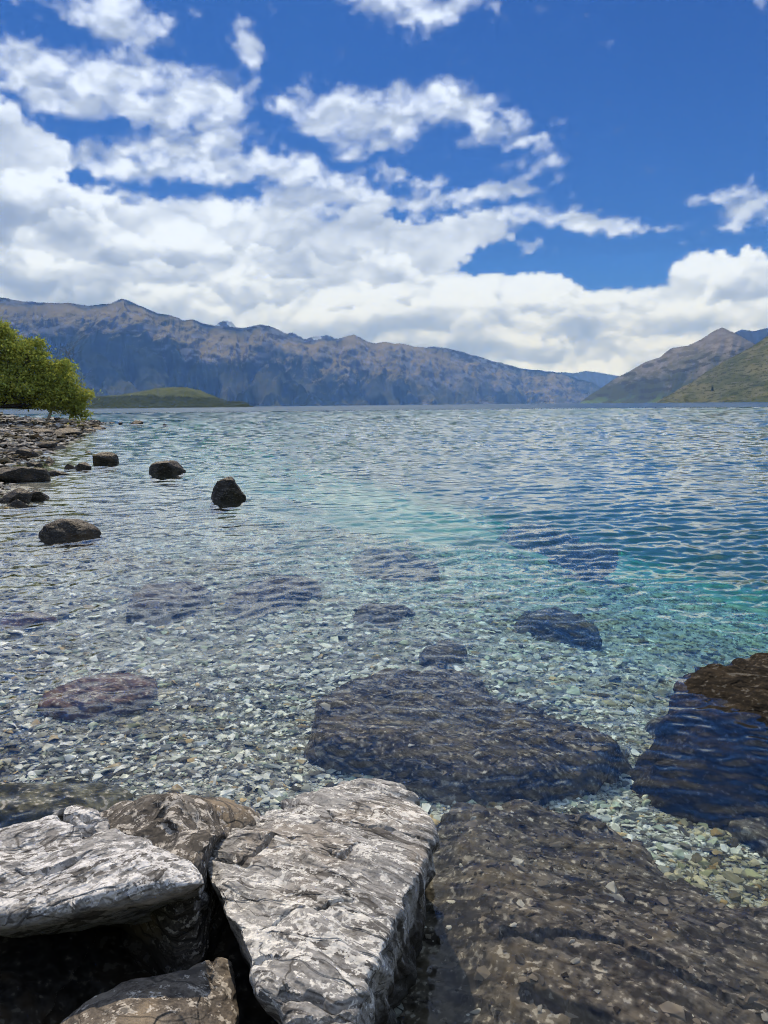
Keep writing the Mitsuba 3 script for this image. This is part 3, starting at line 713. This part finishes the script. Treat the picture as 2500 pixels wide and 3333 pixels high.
scene['sunk_rock_mat'] = {'type': 'twosided', 'bsdf': {'type': 'diffuse', 'reflectance': proc(wet_rock((0.030, 0.027, 0.023), (0.165, 0.15, 0.125), (0.55, 0.70, 0.45), (0.10, 0.08, 0.05), 0.33))}}

scene['red_sunk_mat'] = {'type': 'twosided', 'bsdf': {'type': 'diffuse', 'reflectance': proc(wet_rock((0.050, 0.034, 0.028), (0.21, 0.155, 0.125), (0.35, 0.5, 0.8), (0.15, 0.09, 0.065), 0.42))}}
scene['olive_sunk_mat'] = {'type': 'twosided', 'bsdf': {'type': 'diffuse', 'reflectance': proc(wet_rock((0.036, 0.036, 0.022), (0.18, 0.175, 0.115), (0.2, 0.4, 0.9), (0.10, 0.095, 0.05), 0.4))}}

# ------------------------------------------------------------------ foreground rocks
BOULDER = [(-0.246, 3.295), (-0.127, 3.379), (-0.018, 3.392), (0.043, 3.321), (0.092, 3.195), (0.123, 3.038), (0.149, 2.874), (0.172, 2.689), (0.155, 2.56), (0.125, 2.379), (0.08, 2.21), (0.03, 2.012), (0.01, 1.926), (-0.005, 1.855), (-0.03, 1.767), (-0.05, 1.694), (-0.06, 1.606), (-0.075, 1.557), (-0.10, 1.447), (-0.10, 1.25), (-0.17, 1.25), (-0.21, 1.443), (-0.255, 1.584), (-0.32, 1.689), (-0.375, 1.811), (-0.433, 1.965), (-0.493, 2.065), (-0.57, 2.271), (-0.612, 2.405), (-0.622, 2.519), (-0.6, 2.639), (-0.55, 2.767), (-0.496, 2.868), (-0.451, 2.974), (-0.371, 3.125), (-0.291, 3.203)]
CRACKS = [([(-0.575, 2.40), (-0.50, 2.36), (-0.42, 2.40), (-0.385, 2.47), (-0.29, 2.475)], 0.016, 0.03),
          ([(-0.34, 1.93), (-0.30, 1.99), (-0.20, 2.02), (-0.10, 2.06)], 0.012, 0.02),
          ([(-0.23, 2.38), (-0.13, 2.33), (-0.09, 2.42)], 0.011, 0.018),
          ([(-0.50, 1.86), (-0.38, 1.78), (-0.28, 1.75)], 0.014, 0.022),
          ([(-0.24, 1.62), (-0.12, 1.56), (-0.02, 1.66)], 0.015, 0.03),
          ([(-0.30, 1.56), (-0.16, 1.50), (-0.03, 1.58), (0.02, 1.70)], 0.015, 0.032),
          ([(-0.22, 2.78), (-0.20, 2.70), (-0.26, 2.62)], 0.009, 0.015),
          ([(-0.20, 2.66), (-0.05, 2.60), (0.12, 2.58)], 0.008, 0.012)]
thing('boulder', slab_rock(BOULDER, lambda x, y: 0.10 + 0.42 * np.clip((3.39 - y) / 2.0, 0, 1.1) ** 0.85, 0.95, flare=-0.45, lean=(0.06, 0.28), edge=0.0100, seed=7, strata=S_BOULDER, crack=CRACKS, dome=0.05, rounding=22, bands=22, ledge=0.018, big=0.035), 'boulder_mat',
      'big pale grey schist boulder with cracks and lichen, front centre at the water')
LEFT = [(-1.9, 2.45), (-1.51, 2.517), (-1.363, 2.546), (-1.289, 2.568), (-1.226, 2.575), (-1.205, 2.633), (-1.116, 2.631), (-1.017, 2.563), (-0.925, 2.415), (-0.817, 2.313), (-0.74, 2.218), (-0.598, 2.115), (-0.532, 2.042), (-0.508, 2.01), (-0.568, 1.975), (-0.627, 1.965), (-0.681, 1.945), (-0.751, 1.935), (-0.863, 1.935), (-0.947, 1.92), (-1.031, 1.905), (-1.5, 1.82), (-1.9, 1.78)]
thing('lichen_rock', slab_rock(LEFT, lambda x, y: 0.40 + 0.14 * smstep(2.65, 1.7, y) + 0.03 * np.sin(x * 7 + y * 3), 0.62, flare=-0.15, lean=(-0.15, 0.60), rounding=7, edge=0.0108, seed=19, strata=S_LEFT, dome=0.06, rough=1.35, bands=15, ledge=0.016, big=0.06,
      crack=[([(-1.08, 2.10), (-1.0, 2.06), (-0.93, 2.09), (-0.90, 2.15)], 0.014, 0.03), ([(-1.16, 2.60), (-1.12, 2.48), (-1.03, 2.44), (-0.98, 2.36)], 0.03, 0.05), ([(-1.10, 2.55), (-1.02, 2.50), (-0.98, 2.53)], 0.02, 0.03), ([(-1.10, 1.80), (-1.0, 1.85), (-0.92, 1.90)], 0.013, 0.02)]), 'left_rock_mat',
      'pale rock white with lichen, overhanging a dark gap at the left edge')
MID = [(-1.151, 2.86), (-1.078, 2.99), (-0.999, 3.08), (-0.906, 3.13), (-0.806, 3.123), (-0.709, 3.045), (-0.624, 2.971), (-0.522, 2.91), (-0.49, 2.806), (-0.542, 2.623), (-0.578, 2.512), (-0.579, 2.322), (-0.577, 2.18), (-0.66, 2.16), (-0.84, 2.34), (-0.99, 2.50), (-1.12, 2.70)]
thing('brown_rock', slab_rock(MID, lambda x, y: 0.15 + 0.30 * smstep(3.15, 2.4, y) + 0.05 * np.sin(x * 11 + 1) * np.sin(y * 9), 0.75, flare=0.02, edge=0.012, seed=23, strata=S_MID, dome=0.09, rough=1.7, bands=13, ledge=0.016), 'brown_rock_mat',
      'dark brown rock with lichen flecks between the pale rock and the boulder')
LOW = [(-0.85, 1.72), (-0.835, 1.83), (-0.767, 1.883), (-0.657, 1.916), (-0.567, 1.958), (-0.499, 2.026), (-0.464, 2.041), (-0.434, 1.979), (-0.396, 1.871), (-0.368, 1.695), (-0.337, 1.3), (-0.76, 1.3)]
thing('low_rock', slab_rock(LOW, lambda x, y: 0.31 + 0.02 * np.sin(x * 8 + 1), 0.8, flare=-0.05, edge=0.012, seed=29, strata=(0.1, 0.3, 0.95), dome=0.07, rough=1.1, rounding=20, crack=[([(-0.60, 2.07), (-0.64, 2.0), (-0.70, 1.97)], 0.012, 0.02), ([(-0.50, 2.10), (-0.52, 2.0), (-0.46, 1.9)], 0.012, 0.02)]), 'low_rock_mat',
      'brown grey rock at the bottom edge in the gap below the pale rock')
thing('shaded_rock', slab_rock([(-1.9, 2.9), (-1.2, 3.0), (-0.5, 2.75), (-0.15, 2.3), (-0.12, 1.3), (-1.9, 1.3)], lambda x, y: -0.02 + 0.05 * np.sin(x * 9) + 0.07 * smstep(-0.8, -1.3, x), 0.6, edge=0.03, seed=33, dome=0.04, rough=1.6), 'wet_rock_mat',  # spread over the gap floor so its dark colour acts as shade
      'dark wet rock widened over the floor of the gap, its colour standing in for deep shade')

# ------------------------------------------------------------------ rocks under and breaking the water
def sunk(key, outline, top, depth, label, mat='sunk_rock_mat', **kw):
    thing(key, slab_rock(outline, top, depth, **{**dict(edge=0.034, dome=0.10, rounding=16, rough=1.5, bands=11), **kw}), mat, label)


sunk('weedy_rock', [(1.876, 4.812), (2.038, 5.035), (2.298, 5.204), (2.574, 5.237), (2.795, 5.159), (3.278, 4.907), (3.3, 4.4), (2.79, 4.144), (2.216, 4.259), (1.999, 4.371), (1.867, 4.525)], lambda x, y: 0.065 - 0.02 * np.clip(2.3 - x, 0, 1) + 0.06 * smstep(1.8, 2.9, x), 1.1, 'brown weed covered rock rising from the water at the right edge', 'weedy_rock_mat', seed=41, flare=1.2, lean=(0.1, -0.25), strata=(0.3, 0.5, 0.8), edge=0.022, ledge=0.02, dome=0.15, rounding=36, rough=2.2)
def over_bed(h):
    return lambda x, y: bed_height(x, y) + h


sunk('sunken_rock', [(-0.445, 5.31), (-0.19, 5.736), (0.252, 5.996), (0.702, 5.982), (0.808, 5.668), (0.876, 5.417), (1.15, 5.253), (1.487, 5.035), (1.579, 4.812), (1.143, 4.311), (0.424, 4.018), (-0.093, 4.228), (-0.449, 4.317)], over_bed(0.20), 0.45, 'largest dark sunken rock, under water beyond the boulder', seed=43, flare=0.12, ledge=0.02)
sunk('sunken_rock_001', [(-2.253, 4.731), (-2.204, 5.154), (-1.971, 5.317), (-1.629, 5.278), (-1.569, 4.968), (-1.669, 4.795), (-1.883, 4.578), (-2.119, 4.594)], over_bed(0.12), 0.3, 'reddish brown flat rock under clear water left of centre', 'red_sunk_mat', seed=47, dome=0.04)
sunk('sunken_rock_002', [(-2.5, 3.566), (-1.897, 3.66), (-1.728, 3.799), (-1.372, 3.816), (-1.241, 3.629), (-1.339, 3.451), (-1.787, 3.233), (-2.5, 3.2)], over_bed(0.12), 0.35, 'olive brown sunken rock just beyond the pale rock at the left edge', 'olive_sunk_mat', seed=53, dome=0.06, strata=(0.2, 0.4, 0.9))
sunk('sunken_rock_004', [(-1.654, 7.842), (-1.455, 8.714), (-1.106, 9.405), (-0.804, 9.25), (-1.0, 8.5), (-1.161, 8.122), (-1.38, 7.656)], over_bed(0.22), 0.5, 'dark sunken rock left of centre, the right one of two side by side', seed=61, flare=0.2)
sunk('sunken_rock_005', [(-2.475, 7.133), (-2.524, 8.185), (-2.265, 8.542), (-1.906, 8.332), (-1.97, 7.755), (-2.161, 7.108)], over_bed(0.22), 0.5, 'dark sunken rock left of centre, the left one of two side by side', seed=67, flare=0.2)
sunk('sunken_rock_009', [(2.15, 5.61), (2.823, 6.333), (3.3, 5.872), (3.3, 5.218), (2.543, 4.276), (2.171, 4.429), (2.09, 4.935)], over_bed(0.2), 0.5, 'dark sunken rock half hidden behind the weedy rock', seed=89)
sunk('sunken_rock_013', [(2.0, 5.5), (2.35, 5.75), (2.4, 5.0), (2.62, 4.3), (2.75, 3.6), (2.5, 3.05), (2.1, 3.4), (1.85, 4.0), (1.83, 4.7)], over_bed(0.14), 0.4, 'dark sunken rock in front of the weedy rock at the right edge', seed=94, rough=2.2, flare=0.15)
sunk('sunken_rock_010', [(-0.396, 7.826), (0.099, 8.681), (0.366, 8.644), (0.039, 7.788)], over_bed(0.15), 0.4, 'small sunken rock in the middle between the pair and the lone rock', seed=91)
sunk('sunken_rock_011', [(0.272, 6.463), (0.58, 7.288), (0.805, 7.266), (0.514, 6.456)], over_bed(0.15), 0.4, 'small sunken rock just beyond the largest sunken one', seed=92)
sunk('sunken_rock_012', [(-3.516, 6.836), (-3.284, 7.166), (-3.047, 7.018), (-3.154, 6.594), (-3.332, 6.464)], over_bed(0.10), 0.3, 'reddish sunken rock near the left edge, beyond the flat brown one', 'red_sunk_mat', seed=93)
for k, (x, y, z, sz, lab) in enumerate([(1.95, 8.70, -0.98, (0.62, 0.75, 0.36), 'dark sunken rock alone in the pale green water right of centre'),
                                        (-0.05, 12.4, -1.0, (0.9, 1.4, 0.40), 'long dark sunken rock in the middle of the water beyond the pair'),
                                        (3.75, 18.8, -1.62, (1.1, 1.0, 0.42), 'farthest dark sunken rock right of centre'),
                                        (3.9, 14.8, -1.30, (0.8, 0.8, 0.38), 'small dark sunken rock just nearer than the farthest one')]):
    thing(['sunken_rock_003', 'sunken_rock_006', 'sunken_rock_007', 'sunken_rock_008'][k], loose_rock(x, y, z, sz, 60 + k, edge=0.07, points=34, smooth=14, rough=1.8), 'sunk_rock_mat', lab)
SHELF = [(0.0, 3.3), (0.15, 3.62), (0.50, 3.85), (0.95, 3.80), (1.18, 3.50), (1.25, 3.15), (1.42, 2.92), (1.75, 2.7), (2.2, 2.4), (2.2, 1.6), (1.283, 1.1), (0.3, 1.1), (-0.1, 1.6), (-0.1, 2.4)]
sunk('rock_shelf', SHELF, lambda x, y: -0.095 - 0.13 * smstep(2.2, 3.6, y) - 0.12 * smstep(0.42, 0.16, x) + 0.035 * np.sin(4 * x + 2.2 * y), 0.7, 'wide brown streaked rock shelf just under the water at the lower right', seed=83, edge=0.019, ledge=0.008, big=0.03, strata=(0.55, 0.70, 0.45), bands=26, warp=0.34, rough=1.3,
     crack=[([(0.45, 2.25), (0.75, 2.0), (1.0, 1.75)], 0.05, 0.10), ([(0.42, 2.55), (0.8, 2.45), (1.1, 2.2), (1.35, 1.95)], 0.03, 0.05)])


# broken stones lying on the shelf and the largest sunken rock
def lying_on(key, n, least, most, g):
    v, f = meshkit.WRITTEN[scene[key]['filename']][:2]
    nz = vertex_normals(v, f)[:, 2]
    ok = np.flatnonzero((nz > 0.75) & (v[:, 2] < -0.02))
    at = v[g.choice(ok, n)]
    shapes = pebble_shapes(11, 20, 9)
    vs, fs, cs, base = [], [], [], 0
    for q in at:
        sv, sf = shapes[g.integers(len(shapes))]
        s = np.clip(least * math.exp(g.normal() * 0.7), least * 0.5, most)
        a = g.uniform(0, 6.28)
        m = np.array([[math.cos(a), -math.sin(a), 0], [math.sin(a), math.cos(a), 0], [0, 0, 1]])
        vs.append(sv @ m.T * s + q + [0, 0, s * 0.15])
        fs.append(sf + base)
        base += len(sv)
        k = g.random()
        c = np.array([0.17, 0.15, 0.12]) if k < 0.55 else np.array([0.06, 0.052, 0.04]) if k < 0.94 else np.array([0.42, 0.41, 0.36])
        cs.append(np.tile(c * g.uniform(0.5, 1.3), (len(sv), 1)))
    return (np.vstack(vs), np.vstack(fs)), np.vstack(cs)


for i, (key, n) in enumerate((('rock_shelf', 3200), ('sunken_rock', 1800))):
    m, c = lying_on(key, n, 0.008, 0.045, np.random.default_rng(70 + i))
    scene['rubble' + ('' if i == 0 else '_001')] = mikit.ply(m, 'pebble_mat', smooth=False, color=c)
    labels['rubble' + ('' if i == 0 else '_001')] = {'kind': 'stuff', 'category': 'stones', 'label': ['brown and grey broken stones lying on the rock shelf under water', 'brown broken stones lying on the largest sunken rock'][i]}

# ------------------------------------------------------------------ rocks along the left shore: x, y, half width, height above the water, seed, label
SHORE_ROCKS = [
    (-3.08, 15.1, 0.31, 0.47, 101, 'upright pointed dark rock standing alone in the water, nearest the middle'),
    (-6.04, 21.3, 0.50, 0.36, 102, 'blocky dark brown rock with a pale patch, left of the upright pointed one'),
    (-4.54, 10.95, 0.40, 0.25, 103, 'rounded nearly black rock in the shallows, nearest of the rocks on the left'),
    (-9.27, 25.5, 0.50, 0.38, 104, 'flat topped slab rock in the water left of the blocky brown one'),
    (-9.01, 23.1, 0.36, 0.20, 105, 'low dark rock just in front of the flat topped slab'),
    (-9.52, 23.27, 0.15, 0.14, 106, 'small dark stone beside the low rock in front of the slab'),
    (-11.31, 25.9, 0.29, 0.22, 107, 'small peaked rock with a pale streak at the waterline'),
    (-9.04, 19.2, 0.72, 0.40, 108, 'broad dark slab at the left edge in the shallows'),
    (-9.10, 21.1, 0.45, 0.13, 109, 'low flat tail of rock behind the broad dark slab'),
    (-7.23, 15.0, 0.33, 0.28, 110, 'dark jagged rock at the left edge, largest of the nearest trio'),
    (-7.00, 15.45, 0.24, 0.18, 111, 'dark rock at the right of the nearest trio at the left edge'),
    (-6.87, 14.3, 0.18, 0.13, 112, 'small wet stone in front of the nearest trio at the left edge'),
    (-15.55, 35.6, 0.47, 0.32, 113, 'dark rock at the waterline below the long dark row'),
    (-13.06, 28.2, 0.42, 0.37, 114, 'dark rock on the shore stones behind the broad slab'),
    (-12.56, 25.8, 0.24, 0.28, 115, 'grey rock on the shore at the left edge, above the broad slab'),
    (-23.61, 49.5, 1.15, 0.55, 116, 'long dark rock, leftmost of the row below the tree'),
    (-22.3, 50.6, 1.10, 0.55, 117, 'long dark rock, middle of the row below the tree'),
    (-20.34, 49.5, 0.85, 0.58, 118, 'dark rock, rightmost of the row below the tree'),
    (-17.97, 39.1, 0.52, 0.26, 119, 'low dark rock on the pale stones below the row'),
    (-23.47, 59.9, 0.75, 0.30, 120, 'low dark rock at the waterline right of the row'),
    (-26.03, 82.3, 0.83, 0.50, 121, 'largest dark rock far out in the water right of the tree'),
    (-21.58, 76.8, 0.29, 0.19, 122, 'tiny dark rock farthest to the right in the far water'),
    (-28.96, 85.3, 0.27, 0.22, 123, 'tiny dark rock just left of the largest far one'),
    (-31.76, 90.8, 0.35, 0.17, 124, 'tiny flat dark rock in the far water nearer the tree'),
    (-36.05, 97.6, 0.50, 0.31, 125, 'dark rock off the point under the tree'),
    (-24.47, 65.9, 0.76, 0.22, 127, 'flat rock at the tip of the shore below the tree'),
    (-22.83, 59.6, 0.58, 0.19, 128, 'flat dark rock at the waterline just nearer than the tip'),
    (-16.23, 32.9, 0.33, 0.32, 129, 'dark rock on the shore stones at the left edge'),
    (-12.22, 31.9, 0.24, 0.06, 130, 'thin flat stone just breaking the water right of the shore'),
    (-11.06, 24.4, 0.24, 0.12, 132, 'small dark stone at the waterline in front of the peaked rock'),
    (-11.0, 22.3, 0.26, 0.12, 133, 'low dark stone in the shallows behind the broad slab'),
]
for i, (x, y, hw, h, seed, lab) in enumerate(SHORE_ROCKS):
    h *= 0.92
    zb = float(bed_height(np.array([x]), np.array([y]))[0])
    base = min(zb - 0.1, -0.15)
    hz = (h - base) / 2 * 1.12
    fine = 0.026 if y < 12 else 0.036 if y < 30 else 0.09
    pts = {101: 16, 102: 22, 103: 60, 104: 16}.get(seed, 20)
    v, f = loose_rock(0, 0, 0, (hw * 1.15, hw * (0.9 if y < 30 else 1.6), hz), seed, edge=fine, turn=0.0, points=pts, rough=0.8 if seed != 103 else 0.6, smooth=9 if seed == 103 else 4)
    if seed == 101:                                   # tapers to its top
        k = 1.12 - 0.42 * smstep(-0.1, hz, v[:, 2])
        v[:, 0] *= k
        v[:, 1] *= k
    v[:, 2] += h - v[:, 2].max()
    thing('shore_rock' + ('_%03d' % i if i else ''), (v + [x, y, 0], f), 'wet_rock_mat', lab, smooth=30)

# pale flat stones of the shore
srng = np.random.default_rng(17)
pts, sizes = [], []
while len(pts) < 9500:
    y = 13 * (92 / 13) ** srng.random()
    xs = np.interp(y, SHORE[1:-1, 1], SHORE[1:-1, 0])
    x = xs - abs(srng.normal()) * (0.9 + 0.07 * y) + 0.4 + srng.normal() * 0.3
    if x > xs + 0.9:
        continue
    pts.append((x, y))
    sizes.append(np.clip((0.035 + 0.0016 * y) * math.exp(srng.normal() * 0.5), 0.04, 0.55))


def shore_tone(g):
    k = g.random()
    base = np.array([0.42, 0.40, 0.37]) if k < 0.45 else np.array([0.20, 0.19, 0.175]) if k < 0.75 else np.array([0.055, 0.05, 0.046])
    return base * g.uniform(0.6, 1.3)


m, c = scatter_stones(np.array(pts), np.array(sizes), pebble_shapes(12, 24, 5), srng, shore_tone, sink=0.3)
scene['shore_stones'] = mikit.ply(m, 'pebble_mat', smooth=False, color=c)
labels['shore_stones'] = {'kind': 'stuff', 'label': 'pale and dark flat stones heaped along the left shore', 'category': 'stones'}


# ------------------------------------------------------------------ trees
def tube(path, radii, sides=7):
    p = np.array(path, float)
    r = np.array(radii, float)
    d = np.gradient(p, axis=0)
    d /= np.linalg.norm(d, axis=1, keepdims=True)
    ref = np.array([0.3, 1, 0.2])
    a = np.cross(d, ref)
    a /= np.linalg.norm(a, axis=1, keepdims=True)
    b = np.cross(d, a)
    t = np.linspace(0, 2 * math.pi, sides, endpoint=False)
    v = (p[:, None] + r[:, None, None] * (a[:, None] * np.cos(t)[None, :, None] + b[:, None] * np.sin(t)[None, :, None])).reshape(-1, 3)
    f = []
    for i in range(len(p) - 1):
        for j in range(sides):
            k = (j + 1) % sides
            f.append((i * sides + j, i * sides + k, (i + 1) * sides + k))
            f.append((i * sides + j, (i + 1) * sides + k, (i + 1) * sides + j))
    return v, np.array(f)


def joined(parts):
    vs, fs, at = [], [], 0
    for v, f in parts:
        vs.append(v)
        fs.append(np.asarray(f) + at)
        at += len(v)
    return np.vstack(vs), np.vstack(fs)


def bent(a, b, g, n=7, sag=0.12):
    a, b = np.array(a, float), np.array(b, float)
    t = np.linspace(0, 1, n)[:, None]
    L = np.linalg.norm(b - a)
    off = g.normal(size=3) * sag * L
    return a + (b - a) * t + off * np.sin(np.pi * t) + g.normal(size=(n, 3)) * 0.012 * L * np.sin(np.pi * t)


def lumpy(lobes, g, n=9):
    """smaller lobes over the shells of the large ones, for an uneven outline"""
    out = [(c, r * 0.80) for c, r in lobes]
    for c, r in lobes:
        for _ in range(n):
            d = g.normal(size=3)
            d[2] = d[2] * 0.8 + 0.25
            d /= np.linalg.norm(d)
            out.append((c + d * r * g.uniform(0.75, 1.05), r.mean() * g.uniform(0.20, 0.36) * np.array([1.15, 1.0, 0.75])))
    return out


def leaf_mass(lobes, count, size, g, hollow=0.62, clump=0.30):
    """leaves as small folded pairs of faces in clumps through the lobes (centre, radii)"""
    vol = np.array([np.prod(r) ** 0.75 for _, r in lobes])
    pick = g.choice(len(lobes), count // 26, p=vol / vol.sum())
    vs, cs = [], []
    for k in pick:
        c, r = lobes[k]
        d = g.normal(size=3)
        d /= np.linalg.norm(d)
        rad = (hollow + (1 - hollow) * g.random() ** 0.7) * (0.86 + 0.3 * noise(np.array([d * 2.6 + k * 7.3])[0], 4))
        p = np.array(c) + d * np.array(r) * rad
        m = 26
        q = p + g.normal(size=(m, 3)) * clump * np.array([1, 1, 0.62])
        u = g.normal(size=(m, 3))
        u /= np.linalg.norm(u, axis=1, keepdims=True)
        w = np.cross(u, g.normal(size=(m, 3)) + [0, 0, 0.6])
        w /= np.linalg.norm(w, axis=1, keepdims=True)
        s = size * g.uniform(0.6, 1.3, (m, 1))
        vs.append(np.stack([q - u * s, q + w * s * 0.5, q + u * s, q - w * s * 0.5], 1))
        tone = 0.75 + 0.5 * g.random()
        col = np.array([0.25, 0.31, 0.075]) * tone + np.array([0.15, 0.11, 0.01]) * g.random()
        cs.append(np.repeat(col[None] * g.uniform(0.75, 1.25, (m, 1)), 4, 0))
    v = np.concatenate(vs).reshape(-1, 3)
    n = len(v) // 4
    i = np.arange(n) * 4
    return (v, np.vstack([np.stack([i, i + 1, i + 2], 1), np.stack([i, i + 2, i + 3], 1)])), np.concatenate(cs)


scene['leaf_mat'] = {'type': 'principledthin', 'base_color': {'type': 'mesh_attribute', 'name': 'vertex_color'}, 'roughness': 0.6, 'diff_trans': 0.8, 'spec_trans': 0.0}
scene['bark_mat'] = {'type': 'twosided', 'bsdf': {'type': 'diffuse', 'reflectance': proc(lambda p, n, uv: mixc((0.03, 0.025, 0.02), (0.09, 0.08, 0.065), mikit.fbm(p.x * 8, p.y * 8, p.z * 3, 3)))}}
scene['twig_mat'] = {'type': 'twosided', 'bsdf': {'type': 'diffuse', 'reflectance': rgb(0.20, 0.19, 0.165)}}
trng = np.random.default_rng(23)
TX, TY, TZ = -33.2, 63.0, 0.45                          # foot of the leafy tree
M = 0.0427                                              # metres per unit used for its lobes


def lobe(px, pz, rx, rz, dy=0.0):
    return (np.array([TX + 1.0 + (px - 0) * M, TY + 2 + dy, 1.9 + (884 - pz) * M]), np.array([rx * M, rx * M * 0.85, rz * M]))


LOBES = [lobe(0, 775, 62, 45, 0), lobe(62, 803, 56, 42, -0.6), lobe(112, 828, 52, 44, -0.3), lobe(142, 868, 34, 36, 0), lobe(45, 842, 70, 32, -1.4), lobe(-60, 800, 80, 70, 1), lobe(104, 868, 56, 24, -0.8), lobe(-55, 846, 60, 26, -0.6), lobe(72, 772, 30, 22, 0.6), lobe(10, 740, 34, 20, 0.3), lobe(158, 900, 18, 12, 0.2), lobe(10, 830, 70, 60, 2.2)]
m, c = leaf_mass(lumpy(LOBES, trng), 66000, 0.135, trng)
scene['shore_tree__crown'] = mikit.ply(m, 'leaf_mat', smooth=False, color=c)
foot = np.array([TX - 1.6, TY - 1.2, TZ - 0.3])
fork = np.array([TX + 2.2, TY - 0.4, 1.95])
limbs = [tube(np.array([foot + (fork - foot) * t + np.array([-0.2, 0, 0.55]) * math.sin(math.pi * t) for t in np.linspace(0, 1, 8)]), np.linspace(0.34, 0.24, 8), 9)]
scene['shore_tree__trunk'] = mikit.ply(joined(limbs), 'bark_mat', smooth=True)
limbs = []
for k, (c0, r0) in enumerate(LOBES):
    end = c0 + np.array([0, 0, -0.2 * r0[2]])
    path = bent(fork, end, trng, 9, 0.13)
    limbs.append(tube(path, np.linspace(0.15, 0.04, 9), 6))
    for _ in range(7):
        i = trng.integers(4, 8)
        limbs.append(tube(bent(path[i], c0 + trng.normal(size=3) * r0 * 0.6, trng, 6), np.linspace(0.045, 0.012, 6), 5))
scene['shore_tree__branches'] = mikit.ply(joined(limbs), 'bark_mat', smooth=True)
labels['shore_tree'] = {'label': 'broad bright green leafy tree overhanging the stony shore at the left edge', 'category': 'tree'}

# thin half bare tree behind it
BX, BY = -34.6, 80.0
limbs, tips = [], []
base = np.array([BX, BY, 0.6])
top = np.array([BX + 2.2, BY, 6.6])
stem = bent(base, top, trng, 10, 0.05)
scene['bare_tree__trunk'] = mikit.ply(tube(stem, np.linspace(0.16, 0.04, 10), 7), 'twig_mat', smooth=True)
for k in range(26):
    i = trng.integers(3, 10)
    d = np.array([trng.normal() * 0.9 + 0.25, trng.normal() * 0.7, abs(trng.normal()) * 0.8 + 0.5])
    path = bent(stem[i], stem[i] + d * trng.uniform(0.9, 2.0), trng, 6, 0.08)
    limbs.append(tube(path, np.linspace(0.035, 0.014, 6), 4))
    for _ in range(4):
        j = trng.integers(2, 6)
        e = path[j] + np.array([trng.normal() * 0.6, trng.normal() * 0.5, abs(trng.normal()) * 0.5 + 0.2])
        limbs.append(tube(bent(path[j], e, trng, 4, 0.05), np.linspace(0.018, 0.009, 4), 4))
        tips.append(e)
scene['bare_tree__branches'] = mikit.ply(joined(limbs), 'twig_mat', smooth=False)
lob = [(t, np.array([0.5, 0.5, 0.4])) for t in tips if t[2] < 5.2]
m, c = leaf_mass(lob, 9000, 0.09, trng, hollow=0.1, clump=0.4)
scene['bare_tree__crown'] = mikit.ply(m, 'leaf_mat', smooth=False, color=c * np.array([0.75, 0.85, 1.3]))
labels['bare_tree'] = {'label': 'thin greyish tree with bare twigs showing above it, just behind the leafy tree', 'category': 'tree'}

# a single conifer on the right hillside, standing on the slope's own surface
hv = meshkit.WRITTEN[scene['green_slope']['filename']][0]
r = np.hypot(hv[:, 0], hv[:, 1])
off = np.abs(np.degrees(np.arctan2(hv[:, 0], hv[:, 1])) - 22.95) * 3 + np.abs(np.degrees(np.arctan2(hv[:, 2] - EYE, r)) - 0.72) + (r > 3200) * 9
hx, hy, hz = hv[np.argmin(off)]
scene['hill_tree__trunk'] = mikit.ply(tube([(hx, hy, hz - 2), (hx, hy, hz + 9)], [0.6, 0.3], 6), 'bark_mat', smooth=True)
lob = [(np.array([hx, hy, hz + 3 + 2.6 * k]), np.array([1, 1, 0.55]) * (4.0 - 0.62 * k)) for k in range(6)]
m, c = leaf_mass(lob, 2600, 0.7, trng, clump=0.5)
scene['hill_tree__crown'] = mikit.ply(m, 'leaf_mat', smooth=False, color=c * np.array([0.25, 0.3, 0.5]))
labels['hill_tree'] = {'label': 'single small dark conifer on the green hillside at the right edge', 'category': 'tree'}

# unseen bushy hillside, added behind the viewer to cut the sky fill
def added_bank(x, y):
    d = np.clip(-2.2 - y, 0, None)
    return 0.5 * smstep(0, 1.5, d) + 0.75 * np.clip(d - 1.5, 0, 75) + 2.5 * (fbm(np.stack([x * 0.12, y * 0.12, 0 * x], -1), 4, 77) - 0.5) * smstep(2, 8, d) - 0.4


bx, by = np.meshgrid(np.linspace(-130, 130, 120), np.linspace(-1.6, -120, 90), indexing='ij')
scene['added_bank_mat'] = diffuse(lambda p, n, uv: mixc((0.02, 0.028, 0.012), (0.06, 0.065, 0.03), mikit.fbm(p.x * 0.8, p.y * 0.8, p.z * 0.8, 4)))
scene['added_bank'] = mikit.ply((np.stack([bx, by, added_bank(bx, by)], -1).reshape(-1, 3), grid_faces(120, 90)), 'added_bank_mat', smooth=True)
structure('added_bank', 'unseen bushy hillside added behind the viewer to cut the sky light')
